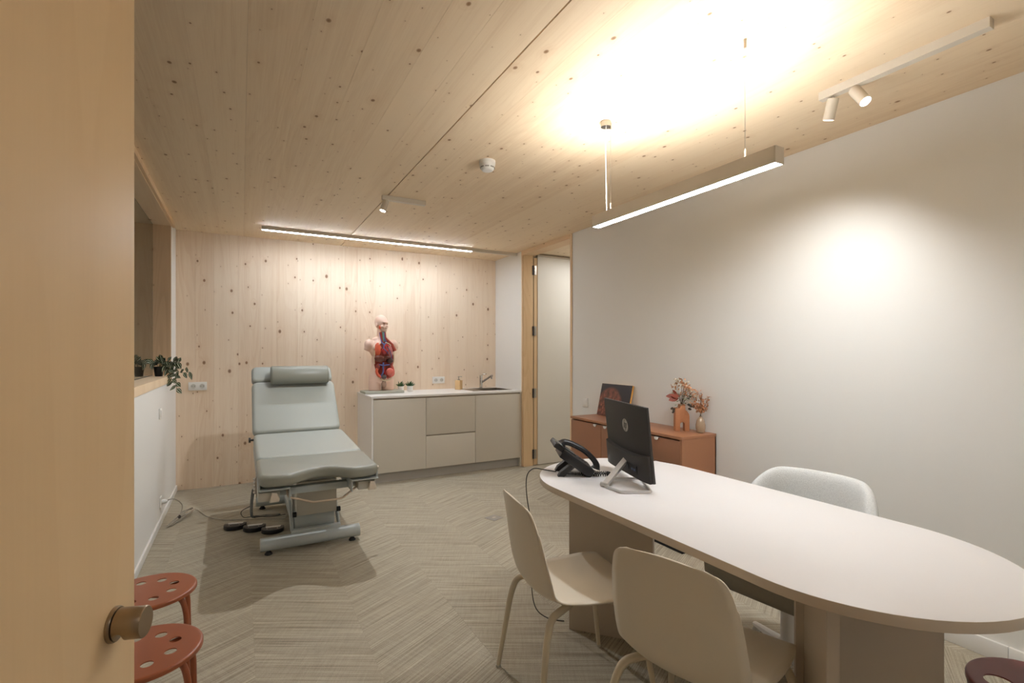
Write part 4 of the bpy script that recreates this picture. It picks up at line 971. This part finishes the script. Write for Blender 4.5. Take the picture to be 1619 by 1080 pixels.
def letters(b):
    # seen from behind: reading direction is from +w to -w ; letters slanted
    def bar(x0, x1, y0, y1):
        P = [(x0, y0), (x1, y0), (x1, y1), (x0, y1)]
        Q = [(LGX - (x + 0.33 * y), LGY + y) for x, y in P]
        prism(b, Q, 0.0092, 0.0097)
    t = 0.0045
    bar(-0.0135, -0.0135 + t, -0.014, 0.028)      # h stem to the top of the disc
    bar(-0.0045, -0.0045 + t, -0.014, 0.010)      # h right leg
    bar(-0.0135, -0.0045 + t, 0.0075, 0.0115)     # h arch
    bar(0.0045, 0.0045 + t, -0.028, 0.0115)       # p stem to the bottom
    bar(0.0045, 0.0135 + t * 0.6, 0.0075, 0.0115); bar(0.0045, 0.0135 + t * 0.6, -0.014, -0.010); bar(0.0125, 0.0125 + t, -0.014, 0.0115)
mpart('logo_letters', BLACKM, letters, parent=logo)
SILV = plain('stand_silver', (204, 202, 198), 0.3, 0.5)
bm = bmn()
tube(bm, smooth_path([(1.436, 1.765, 0.7475), (1.437, 1.668, 0.7475), (1.552, 1.604, 0.7475), (1.672, 1.790, 0.7475), (1.560, 1.866, 0.7475), (1.436, 1.775, 0.7475)], 0.006, 3), 0.006, 4)
obj('stand_base', bm, SILV, mon, world=True, ang=30)
bm = bmn(); A = Vector((1.444, 1.782, 0.750)); B = Vector((1.629, 1.846, 0.838))
up = Vector((0, 0, 1)); d = (B - A).normalized(); s_ = d.cross(up).normalized(); n2 = s_.cross(d)
rows = [[c + s_ * a * 0.0145 + n2 * bb_ * 0.0065 for a, bb_ in ((-1, -1), (1, -1), (1, 1), (-1, 1))] for c in (A, A.lerp(B, 0.5), B)]
V = grid(bm, rows, closed=True); bm.faces.new(V[0]); bm.faces.new(list(reversed(V[-1]))); bmesh.ops.recalc_face_normals(bm, faces=bm.faces)
cyl(bm, tuple(A - s_ * 0.019 + up * 0.002), tuple(A + s_ * 0.019 + up * 0.002), 0.010, 14)
obj('stand_arm', bm, SILV, mon, world=True)

# desk phone
ph = thing('desk_phone', 'black office desk telephone with curved handset at the far end of the desk', 'telephone', (1.465, 2.062, 0.7401), math.atan2(-0.45, 0.89))
tilt = math.radians(35)
Ms = Matrix.Translation((0.095, 0, 0.028)) @ Matrix.Rotation(PI - tilt, 4, 'Y') @ Matrix.Scale(-1, 4, (0, 0, 1))
# slab: local x' runs up the slope from the front edge
def slab(b, x0, x1, y0, y1, z0, z1, bev=0.004):
    ct, stt = math.cos(tilt), math.sin(tilt)
    M = Matrix(((-ct, 0, stt, 0.095), (0, 1, 0, 0), (stt, 0, ct, 0.024), (0, 0, 0, 1)))
    box(b, x0, x1, y0, y1, z0, z1, bev=bev, M=M)
bm = bmn(); slab(bm, 0, 0.185, -0.088, 0.095, -0.038, 0.006, 0.006); obj('body', bm, BLACK, ph)
bm = bmn(); slab(bm, 0.175, 0.235, -0.075, 0.095, -0.014, 0.010, 0.006); obj('display_head', bm, BLACKM, ph)
bm = bmn(); slab(bm, 0.10, 0.225, -0.010, 0.085, 0.0062, 0.0105, 0.001); obj('display', bm, plain('phone_display', (70, 78, 76), 0.2), ph)
bm = bmn()
for i in range(4):
    for j in range(3): slab(bm, 0.018 + i * 0.018, 0.030 + i * 0.018, 0.0 + j * 0.022, 0.016 + j * 0.022, 0.006, 0.0095, 0.001)
loose('key', bm, plain('phone_keys', (60, 60, 62), 0.4), ph)
bm = bmn(); 
for s in (-0.075, 0.045): 
    prism(bm, [(-0.002, 0.075), (0.022, 0.062), (-0.052, 0.0), (-0.082, 0.0), (-0.070, 0.022)], s, s + 0.04, M=Matrix(((1, 0, 0, 0), (0, 0, 1, 0), (0, 1, 0, 0), (0, 0, 0, 1))), bev=0.002)
loose('stand_foot', bm, BLACKM, ph)
ct, stt = math.cos(tilt), math.sin(tilt)
def S(x, y, z): return Vector((0.095 - ct * x + stt * z, y, 0.024 + stt * x + ct * z))
bm = bmn(); hp = catmull([S(0.205, -0.058, 0.018), S(0.198, -0.058, 0.036), S(0.165, -0.058, 0.048), S(0.10, -0.058, 0.056), S(0.04, -0.058, 0.048), S(0.008, -0.058, 0.034), S(0.0, -0.058, 0.016)], 5)
nh = len(hp) - 1; rows = []
for i, p in enumerate(hp):
    t = i / nh; e = abs(2 * t - 1); wdt = 0.021 + 0.007 * e ** 3; thk = 0.0135 + 0.012 * e ** 4
    tg = (hp[min(i + 1, nh)] - hp[max(i - 1, 0)]).normalized(); sd_ = Vector((0, 1, 0)); nm = tg.cross(sd_).normalized()
    rows.append([p + sd_ * math.cos(a) * wdt + nm * math.sin(a) * thk for a in [2 * PI * k / 14 for k in range(14)]])
V = grid(bm, rows, closed=True); bm.faces.new(V[0]); bm.faces.new(list(reversed(V[-1]))); bmesh.ops.recalc_face_normals(bm, faces=bm.faces)
obj('handset', bm, BLACK, ph)
bm = bmn(); tube(bm, coil([(1.553, 2.045, 0.757), (1.556, 2.00, 0.749), (1.60, 1.955, 0.749), (1.585, 1.925, 0.749), (1.52, 1.955, 0.749), (1.46, 2.01, 0.749), (1.425, 2.05, 0.749)], 0.0065, 44, 0.002), 0.0022, 5); obj('coiled_cord', bm, BLACK, ph, world=True)
bm = bmn(); tube(bm, catmull([(1.40, 2.115, 0.744), (1.37, 2.18, 0.744), (1.335, 2.23, 0.7425), (1.305, 2.245, 0.70), (1.295, 2.225, 0.60), (1.305, 2.20, 0.48), (1.315, 2.19, 0.36), (1.30, 2.19, 0.2), (1.31, 2.17, 0.06), (1.36, 2.13, 0.006), (1.42, 2.07, 0.004)]), 0.0027, 7)
tag(obj('phone_line', bm, CORDD), 'thin dark cable hanging from the far end of the desk to the floor', 'cable')

# ------------------------------------------------------------------ shell chairs
def shell_chair(label, loc, rz):
    t = thing('shell_chair', label, 'chair', loc, rz, 'beige shell chairs at the desk')
    prof = [(-0.266, 0.800, 0.114, 0.012), (-0.265, 0.793, 0.142, 0.015), (-0.263, 0.777, 0.161, 0.020), (-0.260, 0.748, 0.173, 0.026), (-0.255, 0.695, 0.184, 0.034), (-0.248, 0.63, 0.192, 0.042), (-0.240, 0.57, 0.196, 0.048), (-0.229, 0.52, 0.198, 0.050),
            (-0.212, 0.478, 0.197, 0.046), (-0.182, 0.447, 0.196, 0.036), (-0.140, 0.432, 0.198, 0.026), (-0.09, 0.428, 0.200, 0.020), (-0.03, 0.427, 0.206, 0.016), (0.05, 0.431, 0.212, 0.012), (0.12, 0.440, 0.212, 0.008), (0.17, 0.444, 0.206, 0.004), (0.20, 0.445, 0.196, 0.002), (0.215, 0.435, 0.178, -0.002)]
    # refine the profile
    pr = catmull([(a, b, 0) for a, b, _, _ in prof], 3); wd = catmull([(c, d, 0) for _, _, c, d in prof], 3)
    rows = []; NV = 17
    for i, (p, w2) in enumerate(zip(pr, wd)):
        q0 = pr[max(i - 1, 0)]; q1 = pr[min(i + 1, len(pr) - 1)]; tx, tz = (q1.x - q0.x), (q1.y - q0.y); L = math.hypot(tx, tz)
        nx, nz = -tz / L, tx / L         # towards the sitter / up
        if nx < -0.01 and nz < 0: nx, nz = -nx, -nz
        row = []
        for k in range(NV):
            v = -1 + 2 * k / (NV - 1); lift = w2.y * abs(v) ** 2.4
            row.append((p.x + nx * lift, v * w2.x, p.y + max(nz, 0 if p.y > 0.5 else -1) * lift - (0.012 * v * v if p.y > 0.70 else 0)))
        rows.append(row)
    bm = bmn(); grid(bm, rows); bmesh.ops.recalc_face_normals(bm, faces=bm.faces)
    sh = obj('shell', bm, SHELL, t, ang=80)
    so = sh.modifiers.new('solid', 'SOLIDIFY'); so.thickness = 0.007; so.offset = 0
    for s in (-1, 1):
        for fr in (1, -1):
            b = bmn()
            if fr == 1: path = [(0.02, s * 0.085, 0.408), (0.10, s * 0.15, 0.409), (0.160, s * 0.180, 0.402), (0.186, s * 0.198, 0.33), (0.235, s * 0.232, 0.006)]
            else: path = [(-0.02, s * 0.085, 0.408), (-0.13, s * 0.155, 0.409), (-0.178, s * 0.180, 0.402), (-0.20, s * 0.198, 0.33), (-0.245, s * 0.236, 0.006)]
            pth = smooth_path(path, 0.05, 6); n = len(pth)
            tube(b, pth, 0.012, 12, radii=[0.0135 - 0.0045 * max(0, (0.38 - p.z) / 0.38) for p in pth])
            lg = obj('leg', b, SHELLT, t)
            b = bmn(); e = pth[-1]; cyl(b, (e.x, e.y, 0.0), (e.x, e.y, 0.010), 0.0105, 12); obj('foot_glide', b, BEDG, lg)
    b = bmn(); box(b, -0.10, 0.10, -0.10, 0.10, 0.398, 0.424, bev=0.004); obj('seat_bracket', b, SHELLT, t)
    return t
shell_chair('beige plastic shell chair on tube legs, the one farther along the desk', (1.170, 1.636, 0), math.radians(-10))
shell_chair('beige plastic shell chair with its back to the viewer, nearest the camera', (1.246, 1.061, 0), math.radians(17))

# upholstered swivel armchair
ac = thing('armchair', 'pale grey upholstered swivel armchair with white column behind the desk', 'armchair', (2.045, 1.305, 0), math.radians(187))
bm = bmn(); rows = []
NT = 41
def hgt(a):   # back height by angle from the rear
    a = abs(a); 
    return 0.795 - 0.0 * a if a < 0.55 else 0.795 - 0.27 * (1 - math.cos(min((a - 0.55) / 1.35, 1) * PI)) / 2 * 1.0
angs = [-2.0 + 4.0 * k / (NT - 1) for k in range(NT)]
def shellpt(a, f, inner):   # f 0..1 bottom to top
    z = 0.40 + (hgt(a) - 0.40) * f; rx, ry = 0.265 + 0.10 * f * max(0, math.cos(a)), 0.275 + 0.03 * f
    if inner: rx -= 0.052; ry -= 0.052
    c, s = math.cos(a), math.sin(a); n = 2.6
    return Vector((-rx * math.copysign(abs(c) ** (2 / n), c), ry * math.copysign(abs(s) ** (2 / n), s), z))
for i, a in enumerate(angs):
    sec = [shellpt(a, f, False) for f in (0, 0.25, 0.5, 0.75, 0.93)]
    tpo, tpi = shellpt(a, 1.0, False), shellpt(a, 1.0, True)
    sec += [tpo * 0.7 + tpi * 0.3 + Vector((0, 0, 0.0)), tpo * 0.3 + tpi * 0.7 + Vector((0, 0, 0.0))]
    sec += [shellpt(a, f, True) for f in (0.93, 0.75, 0.5, 0.25, 0)]
    rows.append(sec)
V = grid(bm, rows, closed=True); bm.faces.new(V[0]); bm.faces.new(list(reversed(V[-1]))); bmesh.ops.recalc_face_normals(bm, faces=bm.faces)
bk_ = obj('back_shell', bm, FABRIC, ac, ang=80); ss = bk_.modifiers.new('sub', 'SUBSURF'); ss.levels = 1; ss.render_levels = 1
bm = bmn(); prism(bm, rrect(-0.235, 0.285, -0.245, 0.245, 0.09, 6), 0.405, 0.475, bev=0.028, seg=4); obj('seat_cushion', bm, FABRIC, ac, ang=60)
bm = bmn(); P = rrect(-0.262, 0.288, -0.25, 0.25, 0.09, 6)
rws = [[(x * f, y * f, z) for x, y in P] for f, z in ((0.35, 0.352), (0.80, 0.358), (0.95, 0.375), (1.0, 0.404), (1.012, 0.452), (0.985, 0.458))]
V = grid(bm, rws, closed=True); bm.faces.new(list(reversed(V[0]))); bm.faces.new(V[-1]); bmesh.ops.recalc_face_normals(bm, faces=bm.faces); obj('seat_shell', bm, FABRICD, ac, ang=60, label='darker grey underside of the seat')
bm = bmn(); lathe(bm, [(0.030, 0.09), (0.030, 0.30), (0.026, 0.34), (0.07, 0.345), (0.07, 0.356)], 28); obj('column', bm, WSTEEL, ac)
bm = bmn(); lathe(bm, [(0.045, 0.075), (0.05, 0.09), (0.034, 0.125), (0.030, 0.13)], 28); obj('hub', bm, WSTEEL, ac)
for k in range(4):
    a = math.radians(-37) + k * PI / 2; b = bmn(); c, s = math.cos(a), math.sin(a)
    rows = []
    for f, hw, zt, zb in ((0.03, 0.026, 0.112, 0.078), (0.12, 0.021, 0.090, 0.060), (0.24, 0.015, 0.058, 0.036), (0.31, 0.012, 0.038, 0.022)):
        rows.append([(c * f - s * y, s * f + c * y, z) for y, z in ((-hw, zb), (hw, zb), (hw, zt - 0.006), (hw * 0.4, zt), (-hw * 0.4, zt), (-hw, zt - 0.006))])
    V = grid(b, rows, closed=True); b.faces.new(V[0]); b.faces.new(list(reversed(V[-1]))); bmesh.ops.recalc_face_normals(b, faces=b.faces); ar = obj('base_arm', b, WSTEEL, ac)
    b = bmn(); lathe(b, [(0.018, 0), (0.018, 0.012), (0.008, 0.024)], 16, Matrix.Translation((c * 0.295, s * 0.295, 0))); obj('glide', b, BEDG, ar)

# ------------------------------------------------------------------ stools
def disc_holes(bm, R, holes, z=0.0, N=64):
    edges = []
    def loop(cx, cy, r, n):
        vs = [bm.verts.new((cx + r * math.cos(2 * PI * k / n), cy + r * math.sin(2 * PI * k / n), z)) for k in range(n)]
        for k in range(n): edges.append(bm.edges.new((vs[k], vs[(k + 1) % n])))
        return vs
    ov_ = loop(0, 0, R, N)
    for (cx, cy, r_) in holes: loop(cx, cy, r_, 20)
    bmesh.ops.triangle_fill(bm, use_beauty=True, use_dissolve=False, edges=edges)
    # dropped lip
    prev = ov_
    for r2, z2 in ((R + 0.005, z), (R + 0.0075, z - 0.0006), (R + 0.0098, z - 0.0022), (R + 0.0112, z - 0.0045), (R + 0.0115, z - 0.0075), (R + 0.0115, z - 0.014)):
        cur = [bm.verts.new((r2 * math.cos(2 * PI * k / N), r2 * math.sin(2 * PI * k / N), z2)) for k in range(N)]
        for k in range(N): bm.faces.new((prev[k], cur[k], cur[(k + 1) % N], prev[(k + 1) % N]))
        prev = cur
    bmesh.ops.recalc_face_normals(bm, faces=bm.faces)
def stool(label, loc, rz):
    t = thing('stool', label, 'stool', loc, rz, 'rust red stools by the left wall')
    holes = [(0.088 * math.cos(k * PI / 4 + 0.25), 0.088 * math.sin(k * PI / 4 + 0.25), 0.0165) for k in range(8)]
    bm = bmn(); disc_holes(bm, 0.1485, holes, 0.45); s = obj('seat', bm, STOOLM, t, ang=50)
    so = s.modifiers.new('solid', 'SOLIDIFY'); so.thickness = 0.003; so.offset = -1; s.modifiers.new('edges', 'EDGE_SPLIT').split_angle = math.radians(34)
    for k, a in enumerate((-0.62, 0.52, PI - 0.62, PI + 0.52)):
        b = bmn(); c, s_ = math.cos(a), math.sin(a)
        tube(b, smooth_path([(0.02 * c, 0.02 * s_, 0.432 - 0.0 * k), (0.130 * c, 0.130 * s_, 0.430), (0.150 * c, 0.150 * s_, 0.37), (0.158 * c, 0.158 * s_, 0.004)], 0.035, 7), 0.0095, 12)
        lg = obj('leg', b, STOOLM, t)
        b = bmn(); cyl(b, (0.158 * c, 0.158 * s_, 0), (0.158 * c, 0.158 * s_, 0.012), 0.0115, 12); obj('foot_cap', b, RUBBER, lg)
    return t
stool('round rust red steel stool with punched holes, the farther one behind the door knob', (-0.312, 2.31, 0), 0.1)
stool('round rust red steel stool with punched holes, the one nearest the camera', (-0.265, 1.85, 0), 0.05)
rs = thing('stool', 'glossy dark red stool with oval hole in the bottom right corner', 'stool', (1.868, 0.485, 0), 0)
bm = bmn(); disc_holes(bm, 0.1485, [(-0.048, 0.078, 0.033), (0.048, -0.078, 0.033)], 0.45)
s = obj('seat', bm, REDST, rs, ang=50); so = s.modifiers.new('solid', 'SOLIDIFY'); so.thickness = 0.004; so.offset = -1; s.modifiers.new('edges', 'EDGE_SPLIT').split_angle = math.radians(34)
bm = bmn(); N = 48
rows = [[(r_ * math.cos(2 * PI * k / N), r_ * math.sin(2 * PI * k / N), z) for k in range(N)] for r_, z in ((0.1585, 0.440), (0.155, 0.41), (0.151, 0.41), (0.1545, 0.440))]
grid(bm, rows, closed=True); bmesh.ops.recalc_face_normals(bm, faces=bm.faces); obj('skirt', bm, REDST, rs)
for k in range(4):
    a = k * PI / 2 + 0.6; c, s_ = math.cos(a), math.sin(a); b = bmn(); tube(b, [(0.13 * c, 0.13 * s_, 0.43), (0.14 * c, 0.14 * s_, 0.0)], 0.014, 12, radii=[0.018, 0.012]); obj('leg', b, REDST, rs)

# floor box
fb = thing('floor_box', 'small square grey floor outlet set in the carpet near the desk', 'floor outlet', (1.806, 3.637, 0), math.radians(20))
bx('lid', plain('floor_box_grey', (150, 144, 134), 0.4), -0.055, 0.055, -0.055, 0.055, 0.0, 0.003, fb, bev=0.001)
bx('latch', plain('floor_box_latch', (186, 178, 166), 0.35), -0.018, 0.018, -0.012, 0.012, 0.003, 0.0045, fb)

# ------------------------------------------------------------------ trailing plant on the sill
tp = thing('potted_plant', 'trailing variegated plant in small black pot at end of the timber sill', 'plant', (-0.625, 5.235, SILL))
bm = bmn(); lathe(bm, [(0.026, 0), (0.028, 0.002), (0.038, 0.078), (0.040, 0.084), (0.036, 0.084), (0.034, 0.074), (0.001, 0.074)], 28); obj('pot', bm, BLACK, tp)
def varieg():
    m, nt, b = new_mat('variegated_leaf'); g = G(nt)
    tc = nt.nodes.new('ShaderNodeTexCoord'); at = nt.nodes.new('ShaderNodeAttribute'); at.attribute_name = 'lv'
    v = at.outputs['Fac']; s = g.math('ABSOLUTE', g.math('SUBTRACT', g.math('ABSOLUTE', v), 0.45)); f = g.math('SUBTRACT', 1.0, g.step(s, 0.08, 0.22))
    nt.links.new(g.mix(f, srgb(50, 72, 44), srgb(214, 220, 198)), b.inputs['Base Color']); b.inputs['Roughness'].default_value = 0.4
    return m
VAR = varieg()
def vleaf(parent, base, d, up, L, W, droop=0.25):
    b = bmn(); lay = b.verts.layers.float.new('lv'); d = Vector(d).normalized(); s = d.cross(Vector(up)).normalized(); n_ = s.cross(d); base = Vector(base); V = []
    for t, ww in ((0, 0.1), (0.12, 0.55), (0.32, 0.95), (0.55, 0.92), (0.78, 0.55), (1.0, 0.04)):
        row = []
        for q in (-1, -0.5, 0, 0.5, 1):
            v = b.verts.new(base + d * L * t + s * q * ww * W / 2 + n_ * (abs(q) * 0.12 * W) - Vector((0, 0, droop * L * t * t))); v[lay] = q; row.append(v)
        V.append(row)
    for A, B_ in zip(V, V[1:]):
        for k in range(4): b.faces.new((A[k], A[k + 1], B_[k + 1], B_[k]))
    obj('leaf', b, VAR, parent, ang=80)
r = random.Random(4)
vines = [[(0, 0, 0.075), (0.03, -0.01, 0.12), (0.085, -0.03, 0.08), (0.125, -0.05, 0.0), (0.135, -0.06, -0.11)],
         [(0, 0, 0.075), (0.04, 0.0, 0.12), (0.11, -0.02, 0.075), (0.16, -0.02, 0.03), (0.225, -0.02, 0.035)],
         [(0, 0, 0.075), (0.06, -0.03, 0.13), (0.12, -0.05, 0.12), (0.15, -0.06, 0.12)],
         [(0, 0, 0.075), (-0.02, -0.03, 0.115), (-0.045, -0.05, 0.115)],
         [(0, 0, 0.075), (0.02, -0.02, 0.14), (0.03, -0.04, 0.15)],
         [(0, 0, 0.075), (0.05, -0.05, 0.09), (0.09, -0.08, 0.02), (0.11, -0.09, -0.05)]]
sb_ = bmn()
for vi, vn in enumerate(vines):
    pth = catmull(vn, 6); tube(sb_, pth, 0.0016, 5)
obj('vines', sb_, plain('vine_green', (86, 96, 60), 0.6), tp)
for vi, vn in enumerate(vines):
    pth = catmull(vn, 6); n = len(pth); cnt = (13, 10, 9, 8, 8, 10)[vi]
    for q in range(cnt):
        i = int((0.25 + 0.75 * q / (cnt - 1)) * (n - 1)); p = pth[i]; tg = (pth[min(i + 1, n - 1)] - pth[max(i - 1, 0)]).normalized()
        side = (1 if q % 2 else -1)
        pv = tg.cross(CF); pv = pv.normalized() if pv.length > 0.1 else CR; d = tg * 0.45 + pv * side * 0.8 + CF * 0.15 + Vector((r.uniform(-.25, .25), r.uniform(-.25, .25), r.uniform(-.25, .25)))
        vleaf(tp, p, d, CF * 0.85 + CU * 0.5, r.uniform(0.050, 0.066), r.uniform(0.030, 0.040), droop=0.15)
